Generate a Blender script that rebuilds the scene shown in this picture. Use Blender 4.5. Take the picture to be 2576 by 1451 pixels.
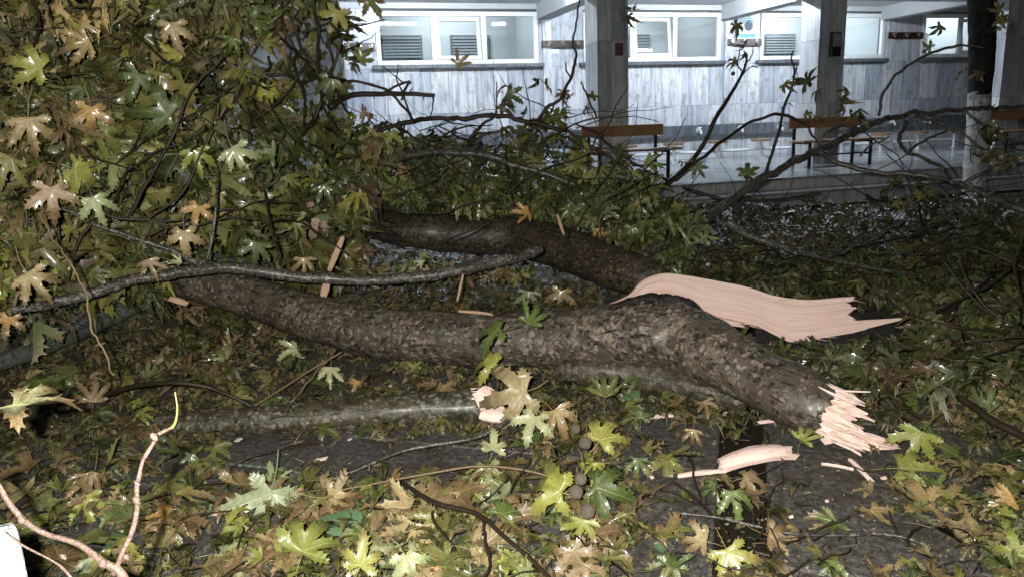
import bpy, bmesh, math, random
import numpy as np
from mathutils import Vector, Matrix, noise as mnoise
for o in list(bpy.data.objects): bpy.data.objects.remove(o)
scene = bpy.context.scene
COL = scene.collection
rnd = random.Random(7)
R = math.radians

# ------------------------------------------------------------------ camera
CAM_H, PITCH, ROLL, LENS = 1.28, R(12.6), R(2.1), 26.0
FPX = 2576 * LENS / 36.0
cd = bpy.data.cameras.new('camera'); cam = bpy.data.objects.new('camera', cd); COL.objects.link(cam)
cd.lens = LENS; cd.sensor_width = 36; cd.clip_start = 0.02; cd.clip_end = 1000
cam.matrix_world = Matrix.Translation((0, 0, CAM_H)) @ Matrix.Rotation(math.pi/2 - PITCH, 4, 'X') @ Matrix.Rotation(-ROLL, 4, 'Z')
scene.camera = cam
# ------------------------------------------------------------------ world and light (night)
w = bpy.data.worlds.new('World'); scene.world = w; w.use_nodes = True
nt = w.node_tree; sky = nt.nodes.new('ShaderNodeTexSky'); sky.sky_type = 'NISHITA'; sky.sun_disc = False
sky.sun_elevation = R(24); sky.sun_rotation = R(200)
bg = nt.nodes['Background']; bg.inputs[1].default_value = 0.0022; nt.links.new(sky.outputs[0], bg.inputs[0])
sd = bpy.data.lights.new('fill_sun', 'SUN'); sd.energy = 0.10; sd.angle = R(12); sd.color = (0.92, 0.96, 1.0)  # dim fill light from behind the camera, added to lift the leaf heap
so = bpy.data.objects.new('fill_sun', sd); COL.objects.link(so)
so.rotation_euler = Vector((0.30, 0.86, -0.42)).to_track_quat('-Z', 'Y').to_euler()
# the photographer's flash, a few centimetres beside the lens
fd = bpy.data.lights.new('camera_flash', 'POINT'); fd.energy = 590; fd.shadow_soft_size = 0.012; fd.color = (1.0, 0.99, 0.92)
fo = bpy.data.objects.new('camera_flash', fd); COL.objects.link(fo); fo.location = (-0.07, -0.01, CAM_H + 0.05)
vs = scene.view_settings; vs.view_transform = 'Standard'; vs.look = 'None'; vs.exposure = 0; vs.gamma = 1; vs.use_curve_mapping = False
scene.cycles.max_bounces = 4; scene.cycles.diffuse_bounces = 2; scene.cycles.glossy_bounces = 2; scene.cycles.caustics_reflective = False; scene.cycles.caustics_refractive = False; scene.cycles.sample_clamp_indirect = 4; scene.cycles.transparent_max_bounces = 12

# ------------------------------------------------------------------ pixel helpers (2576 px wide reading of the photograph)
_m = cam.matrix_world.to_3x3()
C_R, C_U, C_F, C_O = _m @ Vector((1,0,0)), _m @ Vector((0,1,0)), _m @ Vector((0,0,-1)), Vector((0,0,CAM_H))
def ray(x, y): return C_F + C_R * ((x-1288)/FPX) - C_U * ((y-725.5)/FPX)
def P(x, y, d): return C_O + ray(x, y) * d
def GD(x, y, z=0.0): v = ray(x, y); return (z-CAM_H)/v.z
def G(x, y, z=0.0): return P(x, y, GD(x, y, z))
def proj(q):
    q = q - C_O; d = q.dot(C_F)
    return 1288 + FPX*q.dot(C_R)/d, 725.5 - FPX*q.dot(C_U)/d, d

# ------------------------------------------------------------------ object helpers
def tag(o, label=None, cat=None, group=None, kind=None):
    if label: o['label'] = label
    if cat: o['category'] = cat
    if group: o['group'] = group
    if kind: o['kind'] = kind
    return o
def link(o, parent=None):
    COL.objects.link(o)
    if parent: o.parent = parent
    return o
def empty(name, loc=(0,0,0), rz=0, label=None, cat=None, group=None, kind=None):
    o = bpy.data.objects.new(name, None); COL.objects.link(o); o.location = loc; o.rotation_euler = (0,0,rz); o.empty_display_size = .1
    return tag(o, label, cat, group, kind)
def mesh(name, verts, faces, mat, parent=None, smooth=False):
    me = bpy.data.meshes.new(name); me.from_pydata([tuple(v) for v in verts], [], faces); me.update()
    if smooth: me.polygons.foreach_set('use_smooth', [True]*len(me.polygons))
    if mat: me.materials.append(mat)
    return link(bpy.data.objects.new(name, me), parent)
class MB:
    def __init__(s): s.v = []; s.f = []
    def add(s, v, f):
        n = len(s.v); s.v += [tuple(p) for p in v]; s.f += [tuple(i+n for i in q) for q in f]; return s
    def box(s, x0, x1, y0, y1, z0, z1, b=0.0):
        if b <= 0:
            v = [(x,y,z) for x in (x0,x1) for y in (y0,y1) for z in (z0,z1)]
            return s.add(v, [(0,1,3,2),(4,6,7,5),(0,4,5,1),(2,3,7,6),(0,2,6,4),(1,5,7,3)])
        bm = bmesh.new(); bmesh.ops.create_cube(bm, size=1)
        for q in bm.verts: q.co = ((x0+x1)/2+q.co.x*(x1-x0), (y0+y1)/2+q.co.y*(y1-y0), (z0+z1)/2+q.co.z*(z1-z0))
        bmesh.ops.bevel(bm, geom=bm.edges[:], offset=b, segments=1, affect='EDGES', profile=.5)
        bm.verts.index_update(); s.add([q.co.copy() for q in bm.verts], [[q.index for q in f.verts] for f in bm.faces]); bm.free(); return s
    def cyl(s, p0, p1, r, n=10, r1=None):
        p0, p1 = Vector(p0), Vector(p1); d = (p1-p0).normalized(); a = d.orthogonal().normalized(); c = d.cross(a); r1 = r if r1 is None else r1
        v = [p+(a*math.cos(2*math.pi*i/n)+c*math.sin(2*math.pi*i/n))*q for p, q in ((p0,r),(p1,r1)) for i in range(n)]
        f = [(i,(i+1)%n,n+(i+1)%n,n+i) for i in range(n)] + [tuple(range(n-1,-1,-1)), tuple(range(n,2*n))]
        return s.add(v, f)
    def build(s, name, mat, parent=None, smooth=False): return mesh(name, s.v, s.f, mat, parent, smooth)

# ------------------------------------------------------------------ materials
def newmat(name):
    m = bpy.data.materials.new(name); m.use_nodes = True; t = m.node_tree
    return m, t, t.nodes['Principled BSDF']
def N(t, typ, **kw):
    n = t.nodes.new(typ)
    for k, v in kw.items():
        if k.startswith('i_'): n.inputs[k[2:].replace('_',' ')].default_value = v
        else: setattr(n, k, v)
    return n
def L(t, a, b): t.links.new(a, b)
def ramp(t, fac, stops):
    n = t.nodes.new('ShaderNodeValToRGB'); e = n.color_ramp.elements
    while len(e) > 1: e.remove(e[-1])
    e[0].position = stops[0][0]; e[0].color = (*stops[0][1], 1)
    for p_, c in stops[1:]: q = e.new(p_); q.color = (*c, 1)
    L(t, fac, n.inputs[0]); return n.outputs[0]
def math_(t, op, a, b=None, c=None, clamp=False):
    n = t.nodes.new('ShaderNodeMath'); n.operation = op; n.use_clamp = clamp
    for i, v in enumerate((a, b, c)):
        if v is None: continue
        if isinstance(v, (int, float)): n.inputs[i].default_value = v
        else: L(t, v, n.inputs[i])
    return n.outputs[0]
def mixc(t, fac, a, b, mode='MIX'):
    n = t.nodes.new('ShaderNodeMix'); n.data_type = 'RGBA'; n.blend_type = mode
    for s, v in ((n.inputs[0], fac), (n.inputs[6], a), (n.inputs[7], b)):
        if isinstance(v, (int, float)): s.default_value = v
        elif isinstance(v, tuple): s.default_value = (*v, 1)
        else: L(t, v, s)
    return n.outputs[2]
def noise(t, vec, scale, detail=4, rough=.55, dist=0):
    n = N(t, 'ShaderNodeTexNoise'); n.inputs['Scale'].default_value = scale; n.inputs['Detail'].default_value = detail
    n.inputs['Roughness'].default_value = rough; n.inputs['Distortion'].default_value = dist
    if vec: L(t, vec, n.inputs['Vector'])
    return n.outputs['Fac']
def objco(t): return N(t, 'ShaderNodeTexCoord').outputs['Object']
def mapping(t, vec, scale=(1,1,1), rot=(0,0,0)):
    n = N(t, 'ShaderNodeMapping'); n.inputs['Scale'].default_value = scale; n.inputs['Rotation'].default_value = rot
    L(t, vec, n.inputs[0]); return n.outputs[0]
def bump(t, h, strength, dist, b):
    n = N(t, 'ShaderNodeBump'); n.inputs['Strength'].default_value = strength; n.inputs['Distance'].default_value = dist
    L(t, h, n.inputs['Height']); L(t, n.outputs[0], b.inputs['Normal'])
def simple(name, col, rough=.5, metal=0, var=.12, scale=20, bumps=.1):
    m, t, b = newmat(name); o = objco(t); n = noise(t, o, scale)
    c = mixc(t, n, tuple(x*(1-var) for x in col), tuple(min(1, x*(1+var)) for x in col)); L(t, c, b.inputs['Base Color'])
    b.inputs['Roughness'].default_value = rough; b.inputs['Metallic'].default_value = metal
    if bumps: bump(t, noise(t, o, scale*3), bumps, .01, b)
    return m

def mat_marble(name, lo, hi, dirt=(.30,.25,.19), grey=(.33,.35,.40)):
    m, t, b = newmat(name); o = objco(t)
    oi = N(t, 'ShaderNodeObjectInfo').outputs['Random']
    off = N(t, 'ShaderNodeCombineXYZ'); L(t, math_(t,'MULTIPLY',oi,37.), off.inputs[0]); L(t, math_(t,'MULTIPLY',oi,91.), off.inputs[2])
    va = N(t, 'ShaderNodeVectorMath'); va.operation = 'ADD'; L(t, o, va.inputs[0]); L(t, off.outputs[0], va.inputs[1]); v = va.outputs[0]
    st = noise(t, mapping(t, v, (9,9,.7)), 1.6, 6, .6, .6)
    big = noise(t, v, 1.4, 3)
    c = ramp(t, st, [(.34, grey), (.47, lo), (.60, hi), (.74, lo), (.84, grey)])
    fl = noise(t, mapping(t, v, (3.2,3.2,2)), 2.2, 5, .6)
    c = mixc(t, math_(t,'MULTIPLY', ramp(t, fl, [(.54,(0,0,0)),(.64,(1,1,1))]), .62), c, dirt)
    c = mixc(t, 1.0, c, ramp(t, oi, [(0,(.62,.65,.70)),(.45,(.90,.91,.93)),(1,(1.12,1.10,1.07))]), 'MULTIPLY')
    c = mixc(t, .35, c, ramp(t, big, [(.3,(.6,.62,.66)),(.7,(1,1,1))]), 'MULTIPLY')
    L(t, c, b.inputs['Base Color']); b.inputs['Roughness'].default_value = .32
    bump(t, st, .08, .01, b); return m
M = {}
M['marble'] = mat_marble('marble', (.52,.54,.58), (.68,.69,.71))
M['marble_dark'] = mat_marble('marble_dark', (.13,.14,.155), (.2,.21,.225), (.1,.09,.08), (.09,.1,.11))
M['marble_col'] = mat_marble('marble_col', (.50,.50,.50), (.62,.61,.60), (.38,.35,.32), (.34,.35,.36))
M['backing'] = simple('backing', (.12,.12,.12), .8)
def mat_floor():
    m, t, b = newmat('wet_marble_floor'); o = objco(t)
    n = noise(t, mapping(t, o, (1,2.5,1)), 2.5, 6, .6, .4)
    L(t, ramp(t, n, [(.3,(.17,.185,.19)),(.6,(.26,.275,.28)),(.8,(.21,.225,.23))]), b.inputs['Base Color'])
    L(t, ramp(t, noise(t, o, 1.3, 4), [(.3,(.08,)*3),(.7,(.26,)*3)]), b.inputs['Roughness'])
    bump(t, noise(t, o, 30), .04, .01, b); return m
M['floor'] = mat_floor()
M['plaster'] = simple('plaster', (.80,.81,.83), .7, 0, .03, 3, .03)
M['block'] = simple('block_plaster', (.70,.72,.76), .75, 0, .10, 2.5, .05)
M['beam'] = simple('beam', (.48,.49,.50), .7, 0, .08, 6, .05)
M['pvc'] = simple('white_pvc', (.82,.83,.84), .3, 0, .02, 8, 0)
M['interior'] = simple('interior_wall', (.42,.44,.45), .8, 0, .06, 2, 0)
M['louvre'] = simple('louvre_metal', (.27,.29,.30), .5, .2, .1, 10, 0)
M['hookboard'] = simple('dark_wood_board', (.030,.014,.010), .35, 0, .3, 30, .1)
M['brass'] = simple('pale_metal', (.75,.70,.60), .25, 1, .05, 10, 0)
M['steel'] = simple('steel', (.80,.82,.85), .28, .15, .04, 10, 0)
M['black_metal'] = simple('black_metal', (.012,.012,.013), .45, .3, .1, 20, 0)
M['paper'] = simple('paper', (.75,.77,.78), .6, 0, .03, 10, 0)
M['teal'] = simple('teal_print', (.12,.42,.50), .5, 0, .05, 10, 0)
M['navy'] = simple('dark_print', (.03,.07,.10), .5, 0, .05, 10, 0)
M['redpaint'] = simple('red_paint', (.13,.05,.05), .55, 0, .3, 25, 0)
def mat_plank(name, c0, c1):
    m, t, b = newmat(name); o = objco(t)
    n = noise(t, mapping(t, o, (2,30,30)), 1.5, 6, .6, .5)
    L(t, ramp(t, n, [(.3, c0), (.7, c1)]), b.inputs['Base Color']); b.inputs['Roughness'].default_value = .35
    bump(t, n, .15, .004, b); return m
M['bench'] = mat_plank('orange_varnished_wood', (.24,.135,.065), (.33,.195,.10))
M['stoolwood'] = mat_plank('stool_wood', (.19,.10,.05), (.27,.15,.08))
def mat_glass():
    m, t, b = newmat('window_glass'); out = t.nodes['Material Output']; t.nodes.remove(b)
    tr = N(t, 'ShaderNodeBsdfTransparent'); tr.inputs[0].default_value = (.90,.94,.95,1)
    gl = N(t, 'ShaderNodeBsdfGlossy'); gl.inputs['Roughness'].default_value = .03
    ge = N(t, 'ShaderNodeNewGeometry'); dt = N(t, 'ShaderNodeVectorMath'); dt.operation = 'DOT_PRODUCT'; L(t, ge.outputs['Incoming'], dt.inputs[0]); L(t, ge.outputs['Normal'], dt.inputs[1])
    fz = math_(t,'ADD', math_(t,'MULTIPLY', math_(t,'POWER', math_(t,'SUBTRACT', 1., math_(t,'ABSOLUTE', dt.outputs['Value'])), 5.), .9), .07)
    mx = N(t, 'ShaderNodeMixShader'); L(t, fz, mx.inputs[0])
    L(t, tr.outputs[0], mx.inputs[1]); L(t, gl.outputs[0], mx.inputs[2]); L(t, mx.outputs[0], out.inputs[0]); return m
M['glass'] = mat_glass()
def mat_emit(name, col, s):
    m, t, b = newmat(name); b.inputs['Base Color'].default_value = (.8,.8,.8,1)
    b.inputs['Emission Color'].default_value = (*col, 1); b.inputs['Emission Strength'].default_value = s; return m
M['tube_on'] = mat_emit('lit_tube', (.80,.90,1.0), 14)

def mat_bark(name, base, light, dark, green, scale=1.0, wet=.36, moss=.25):
    m, t, b = newmat(name); o = objco(t)
    dn = N(t, 'ShaderNodeTexNoise'); dn.inputs['Scale'].default_value = 22*scale; dn.inputs['Detail'].default_value = 3; L(t, o, dn.inputs['Vector'])
    vm = N(t, 'ShaderNodeVectorMath'); vm.operation = 'MULTIPLY_ADD'; L(t, dn.outputs['Color'], vm.inputs[0]); vm.inputs[1].default_value = (.05/scale,)*3; L(t, o, vm.inputs[2]); v = vm.outputs[0]
    vor = N(t, 'ShaderNodeTexVoronoi'); vor.feature = 'SMOOTH_F1'; vor.inputs['Smoothness'].default_value = .7; vor.inputs['Scale'].default_value = 34*scale; L(t, v, vor.inputs['Vector'])
    sep = N(t, 'ShaderNodeSeparateColor'); L(t, vor.outputs['Color'], sep.inputs[0])
    big = noise(t, o, 4.5*scale, 4, .6); mid = noise(t, o, 14*scale, 5, .6)
    v2 = N(t, 'ShaderNodeTexVoronoi'); v2.feature = 'SMOOTH_F1'; v2.inputs['Smoothness'].default_value = .5; v2.inputs['Scale'].default_value = 95*scale; L(t, v, v2.inputs['Vector'])
    s2 = N(t, 'ShaderNodeSeparateColor'); L(t, v2.outputs['Color'], s2.inputs[0])
    sel = math_(t, 'ADD', math_(t,'MULTIPLY', sep.outputs[0], .30), math_(t,'ADD', math_(t,'MULTIPLY', s2.outputs[0], .26), math_(t,'MULTIPLY', big, .62)))
    mid_ = tuple((x+y)/2 for x, y in zip(base, light))
    c = ramp(t, sel, [(.26, dark), (.44, base), (.62, tuple(x*1.2 for x in base)), (.74, mid_), (.90, light)])
    c = mixc(t, math_(t,'MULTIPLY', ramp(t, mid, [(.5,(0,0,0)),(.62,(1,1,1))]), moss), c, green)
    c = mixc(t, ramp(t, noise(t, mapping(t,o,(1,1,1)), 6.5*scale, 5, .65), [(.58,(0,0,0)),(.70,(.85,.85,.85))]), c, dark)
    v3 = N(t, 'ShaderNodeTexVoronoi'); v3.inputs['Scale'].default_value = 58*scale; v3.inputs['Randomness'].default_value = 1; L(t, v, v3.inputs['Vector'])
    s3 = N(t, 'ShaderNodeSeparateColor'); L(t, v3.outputs['Color'], s3.inputs[0])
    patchy = ramp(t, noise(t, o, 3.2*scale, 3), [(.38,(0,0,0)),(.60,(1,1,1))])
    fk = math_(t,'MULTIPLY', math_(t,'GREATER_THAN', math_(t,'ADD', s3.outputs[0], math_(t,'MULTIPLY', patchy, .20)), .96), .62)
    c = mixc(t, fk, c, mixc(t, s3.outputs[1], light, tuple(x*1.35 for x in light)))
    dk = math_(t,'MULTIPLY', math_(t,'LESS_THAN', s3.outputs[2], .13), .7); c = mixc(t, dk, c, dark)
    ba = N(t, 'ShaderNodeAttribute'); ba.attribute_name = 'barkuv'
    cr = noise(t, mapping(t, ba.outputs['Vector'], (5,5.5,5.5)), 1.3, 6, .62, .5)
    cm = ramp(t, noise(t, o, 2.6*scale, 2), [(.46,(0,0,0)),(.60,(1,1,1))])
    crk = math_(t,'MULTIPLY', ramp(t, cr, [(.33,(1,1,1)),(.43,(0,0,0))]), math_(t,'ADD', math_(t,'MULTIPLY', cm, .85), .15)); c = mixc(t, math_(t,'MULTIPLY', crk, .85), c, dark)
    fine = noise(t, o, 160*scale, 4, .7)
    c = mixc(t, .45, c, ramp(t, fine, [(.3,(.45,)*3),(.7,(1.15,)*3)]), 'MULTIPLY')
    L(t, c, b.inputs['Base Color'])
    L(t, ramp(t, noise(t, o, 30*scale), [(.35,(wet-.10,)*3),(.7,(wet+.16,)*3)]), b.inputs['Roughness'])
    h = math_(t, 'ADD', math_(t,'ADD', math_(t,'MULTIPLY', sep.outputs[1], .5), math_(t,'SUBTRACT', math_(t,'MULTIPLY', fk, .7), math_(t,'MULTIPLY', crk, 1.4))), math_(t,'ADD', math_(t,'MULTIPLY', mid, .8), math_(t,'MULTIPLY', fine, .5)))
    bump(t, h, .8, .007/scale, b); b.inputs['Coat Weight'].default_value = .22; b.inputs['Coat Roughness'].default_value = .28; return m
M['bark'] = mat_bark('plane_bark', (.062,.048,.033), (.175,.145,.10), (.012,.010,.009), (.052,.056,.034))
M['bark_near'] = mat_bark('plane_bark_grey', (.092,.072,.054), (.30,.235,.185), (.012,.011,.012), (.075,.080,.058), 1.0, .28, .45)
M['bark_olive'] = mat_bark('plane_bark_olive', (.070,.060,.036), (.25,.235,.195), (.016,.014,.010), (.045,.050,.024), 1.1, .30, .40)
M['branch'] = mat_bark('branch_bark', (.065,.055,.042), (.25,.245,.23), (.014,.012,.010), (.055,.066,.050), 2.0, .26, .4)
M['branch_green'] = mat_bark('branch_bark_green', (.105,.118,.095), (.20,.215,.185), (.03,.034,.026), (.085,.105,.082), 1.6, .24, .4)
M['twig'] = simple('twig_bark', (.030,.020,.012), .42, 0, .5, 60, .4)
M['twig_tan'] = simple('twig_tan', (.17,.115,.062), .4, 0, .35, 90, .3)
M['twig_pink'] = simple('twig_pink', (.135,.085,.068), .42, 0, .55, 45, .6)
M['petiole'] = simple('petiole', (.17,.165,.045), .35, 0, .2, 50, .1)
M['dark_trunk'] = mat_bark('standing_bark', (.020,.017,.014), (.05,.045,.04), (.006,.006,.006), (.018,.022,.010), 1, .5)
_b = M['dark_trunk'].node_tree.nodes['Principled BSDF']; _b.inputs['Coat Weight'].default_value = 0; _b.inputs['Specular IOR Level'].default_value = .15
M['limewash'] = mat_bark('limewash', (.46,.45,.44), (.62,.62,.62), (.10,.09,.08), (.36,.36,.32), .6, .7, .1)
M['white_post'] = simple('white_painted_post', (.80,.82,.84), .5, 0, .08, 40, .4)
def mat_wood():
    m, t, b = newmat('fresh_split_wood'); at = N(t, 'ShaderNodeAttribute'); at.attribute_name = 'grain'
    v = at.outputs['Vector']
    n = noise(t, mapping(t, v, (1.6,30,30)), 1.0, 5, .55, .3); n2 = noise(t, mapping(t, v, (5,5,5)), 1.0, 3)
    n3 = noise(t, mapping(t, v, (5,190,190)), 1.0, 4, .65); n4 = noise(t, mapping(t, v, (3,80,80)), 1.0, 2, .5, .2)
    c = ramp(t, n, [(.22,(.74,.52,.45)),(.45,(.815,.615,.545)),(.60,(.84,.650,.580)),(.82,(.88,.73,.64))])
    c = mixc(t, .5, c, ramp(t, n2, [(.3,(.90,.80,.75)),(.7,(1.03,1.02,1.0))]), 'MULTIPLY')
    c = mixc(t, .35, c, ramp(t, n3, [(.3,(.70,.60,.54)),(.5,(1,1,1))]), 'MULTIPLY')
    c = mixc(t, ramp(t, n4, [(.27,(.55,.55,.55)),(.33,(0,0,0))]), c, (.50,.30,.20))
    L(t, c, b.inputs['Base Color']); b.inputs['Roughness'].default_value = .6
    bump(t, math_(t,'ADD', math_(t,'MULTIPLY', n, .4), n3), .6, .004, b); return m
M['wood'] = mat_wood(); M['wood_dull'] = simple('weathered_split_wood', (.44,.29,.19), .6, 0, .25, 40, .4)

def mat_leaf(name, source):
    m, t, b = newmat(name)
    if source == 'OBJ':
        oi = N(t, 'ShaderNodeObjectInfo'); col, amt, rn = oi.outputs['Color'], oi.outputs['Alpha'], oi.outputs['Random']
    else:
        a = N(t, 'ShaderNodeAttribute'); a.attribute_name = 'tint'; col, amt = a.outputs['Color'], a.outputs['Alpha']
        a2 = N(t, 'ShaderNodeAttribute'); a2.attribute_name = 'seed'; rn = a2.outputs['Fac']
    at = N(t, 'ShaderNodeAttribute'); at.attribute_name = 'lamina'; lv = at.outputs['Vector']
    sx = N(t, 'ShaderNodeSeparateXYZ'); L(t, lv, sx.inputs[0]); x, y = sx.outputs[0], sx.outputs[1]
    off = N(t, 'ShaderNodeCombineXYZ'); L(t, math_(t,'MULTIPLY',rn,57.), off.inputs[0]); L(t, math_(t,'MULTIPLY',rn,23.), off.inputs[1])
    va = N(t, 'ShaderNodeVectorMath'); va.operation = 'ADD'; L(t, lv, va.inputs[0]); L(t, off.outputs[0], va.inputs[1]); v = va.outputs[0]
    # five main veins fan out from the petiole
    d = None
    for a_ in (0, 50, -50, 104, -104):
        s, c = math.sin(R(a_)), math.cos(R(a_))
        al = math_(t,'ADD', math_(t,'MULTIPLY',x,s), math_(t,'MULTIPLY',y,c))
        pe = math_(t,'ABSOLUTE', math_(t,'SUBTRACT', math_(t,'MULTIPLY',x,c), math_(t,'MULTIPLY',y,s)))
        pe = math_(t,'ADD', pe, math_(t,'MULTIPLY', math_(t,'LESS_THAN', al, 0.), 9.))
        d = pe if d is None else math_(t,'MINIMUM', d, pe)
    vein = math_(t,'SUBTRACT', 1., math_(t,'DIVIDE', d, .022), clamp=True)
    r = math_(t,'POWER', math_(t,'ADD', math_(t,'MULTIPLY',x,x), math_(t,'MULTIPLY',y,y)), .5)
    n1 = noise(t, v, 3.2, 5, .6); n2 = noise(t, v, 11, 4, .65); n3 = noise(t, v, 34, 3, .6)
    br = math_(t,'ADD', math_(t,'MULTIPLY', r, .42), math_(t,'ADD', math_(t,'MULTIPLY', n1, .75), math_(t,'SUBTRACT', math_(t,'MULTIPLY', amt, 1.15), 1.12)))
    br = math_(t,'MULTIPLY', br, 4., clamp=True)
    brown = mixc(t, n2, (.115,.078,.036), (.27,.185,.098))
    c = mixc(t, br, col, brown)
    c = mixc(t, .55, c, ramp(t, n2, [(.3,(.55,.58,.5)),(.65,(1.15,1.12,1.05))]), 'MULTIPLY')
    c = mixc(t, math_(t,'MULTIPLY', ramp(t, n3, [(.66,(0,0,0)),(.72,(1,1,1))]), .7), c, (.06,.035,.018))
    c = mixc(t, math_(t,'MULTIPLY', vein, .45), c, mixc(t, .5, (.50,.45,.20), c))
    gb = N(t, 'ShaderNodeNewGeometry').outputs['Backfacing']
    c = mixc(t, math_(t,'MULTIPLY', gb, .45), c, mixc(t, .55, c, (.34,.34,.22)))
    L(t, c, b.inputs['Base Color'])
    L(t, ramp(t, n2, [(.35,(.32,)*3),(.7,(.5,)*3)]), b.inputs['Roughness'])
    b.inputs['Specular IOR Level'].default_value = .5 if source == 'OBJ' else .3
    h = math_(t,'ADD', math_(t,'MULTIPLY', vein, -.7), math_(t,'MULTIPLY', n2, 1.0))
    bump(t, h, .32, .012, b)
    b.inputs['Coat Weight'].default_value = .45 if source == 'OBJ' else .22; b.inputs['Coat Roughness'].default_value = .17; return m
M['leaf'] = mat_leaf('plane_leaf', 'OBJ'); M['leaf_mass'] = mat_leaf('plane_leaf_mass', 'ATTR')
def mat_ground():
    m, t, b = newmat('wet_stone_ground'); o = objco(t)
    n = noise(t, o, 5, 5, .6); f = noise(t, o, 130, 4, .7); g = noise(t, o, 38, 4, .65)
    c = ramp(t, g, [(.3,(.040,.038,.035)),(.5,(.105,.099,.090)),(.72,(.21,.198,.18))])
    c = mixc(t, .7, c, ramp(t, f, [(.35,(.5,)*3),(.7,(1.35,)*3)]), 'MULTIPLY')
    c = mixc(t, math_(t,'MULTIPLY', ramp(t, n, [(.5,(0,0,0)),(.62,(1,1,1))]), .6), c, (.042,.034,.020))
    L(t, c, b.inputs['Base Color'])
    L(t, ramp(t, n, [(.35,(.38,)*3),(.65,(.62,)*3)]), b.inputs['Roughness'])
    bump(t, math_(t,'ADD', f, math_(t,'MULTIPLY', g, 1.2)), .7, .006, b); return m
M['stone'] = mat_ground(); M['stone'].node_tree.nodes['Principled BSDF'].inputs['Specular IOR Level'].default_value = .22
M['soil'] = simple('dark_soil', (.022,.018,.012), .9, 0, .5, 30, .8); M['soil'].node_tree.nodes['Principled BSDF'].inputs['Specular IOR Level'].default_value = .1

# ------------------------------------------------------------------ ground and paving
gnd = tag(mesh('ground', [(-150,-60,-.045),(150,-60,-.045),(150,240,-.045),(-150,240,-.045)], [(0,1,2,3)], M['soil']), kind='structure')
pave = empty('paving', (0,0,0), R(-17), kind='structure')
slab_w, slab_d = 1.55, 1.15
slab_meshes = []
for k in range(4):
    r2 = random.Random(k); mb = MB(); mb.box(0, slab_w-.012, 0, slab_d-.012, -.05, 0, .006); slab_meshes.append(mb)
sm = [mb.build('paving_slab', M['stone'], pave) for mb in slab_meshes]
protos = [o.data for o in sm]
for o in sm: bpy.data.objects.remove(o)
for i in range(-5, 6):
    for j in range(-1, 8):
        x0 = i*slab_w - .02 + (.16 if i >= 0 else 0); y0 = j*slab_d + (slab_d/2 if i % 2 else 0) + .9
        o = link(bpy.data.objects.new('paving_slab', protos[(i*3+j) % 4]), pave); o.location = (x0, y0, rnd.uniform(-.004,.002)); o.rotation_euler = (rnd.uniform(-.004,.004), rnd.uniform(-.004,.004), 0)

# ------------------------------------------------------------------ porch building
YAW = R(16); PZ = 0.34
BO = G(1800, 397, PZ)
bld = empty('porch_building', (BO.x, BO.y, PZ), YAW, 'marble-clad building with lit porch, square columns and high windows behind the fallen branches', 'building')
BM = Matrix.Translation((BO.x, BO.y, PZ)) @ Matrix.Rotation(YAW, 4, 'Z'); BI = BM.inverted()
def wl(px, py, v=0.0):      # a pixel seen on the plane v of the building -> local (u, v, z)
    o = BI @ C_O; d = (BI.to_3x3() @ ray(px, py)); t_ = (v-o.y)/d.y; q = o + d*t_; return q
def fl(px, py):             # a pixel on the porch floor -> local
    return BI @ G(px, py, PZ)
UL = wl(862, 200).x; UR = wl(2700, 200).x
ZC = wl(1500, 12).z                                   # ceiling
WIN = []
for (xl, xr) in ((945,1352),(1467,1812),(1912,2224),(2318,2590)):
    WIN.append((wl(xl, 95).x, wl(xr, 85).x))
ZS = wl(1150, 163).z; ZT = wl(1150, 30).z
ZJ = wl(1060, 288).z; ZB1 = wl(1700, 318).z; ZB0 = wl(1700, 345).z
MB().box(UL-.3, UR+2, .06, .2, -.4, ZS-.06).build('wall_core', M['backing'], bld)
mb = MB(); mb.box(UL-.3, UR+2, .06, .2, ZT+.02, ZC-.002); mb.box(UL-.3, UR+7, .31, .36, ZC-.01, ZC+1.15)
prev = UL-.3
for (a, c) in WIN:
    mb.box(prev, a-.01, .06, .2, ZS-.06, ZT+.02); prev = c+.01
mb.box(prev, UR+2, .06, .2, ZS-.06, ZT+.02); mb.build('wall_core', M['backing'], bld)
# marble cladding, panel by panel
def clad(u0, u1, z0, z1, v0=0.0):
    mb = MB(); mb.box(u0+.003, u1-.003, v0+rnd.uniform(0,.004), v0+.05, z0+.003, z1-.003); return mb.build('marble_panel', M['marble'], bld)
us = [UL]
while us[-1] < UR+1: us.append(us[-1] + rnd.choice((.30,.42,.50,.24,.56)))
for a, c in zip(us, us[1:]):
    clad(a, c, -.0, ZB0)
    clad(a, c, ZB1, ZJ)
    clad(a, c, ZJ, ZS-.07)
piers = [(UL, WIN[0][0])] + [(WIN[k][1], WIN[k+1][0]) for k in range(3)] + [(WIN[3][1], UR+1)]
for a, c in piers:
    n = max(2, round((c-a)/.45))
    for k in range(n): clad(a+(c-a)*k/n, a+(c-a)*(k+1)/n, ZS-.07, ZT+.05)
nb = 0; a = UL
while a < UR+1:                                         # dark stone band that carries the taps
    c = a+1.2; mb = MB(); mb.box(a+.002, c-.002, -.10, .05, ZB0, ZB1); mb.build('band_stone', M['marble_dark'], bld); a = c
MB().box(UL, UR+2, -.03, .07, ZT+.05, ZT+.16).build('lintel', M['beam'], bld)
ROOFV = -6.6
MB().box(UL-9, UR+3, ROOFV, .3, ZC, ZC+.25).build('porch_ceiling', M['plaster'], bld)
for k in range(4):                                      # thin pilaster below each beam
    u = (piers[k][1] if k == 0 else piers[k][0]+.22)
    if k: MB().box(u-.12, u+.06, -.05, .0, ZB1, ZC).build('pilaster', M['marble'], bld)
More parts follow.
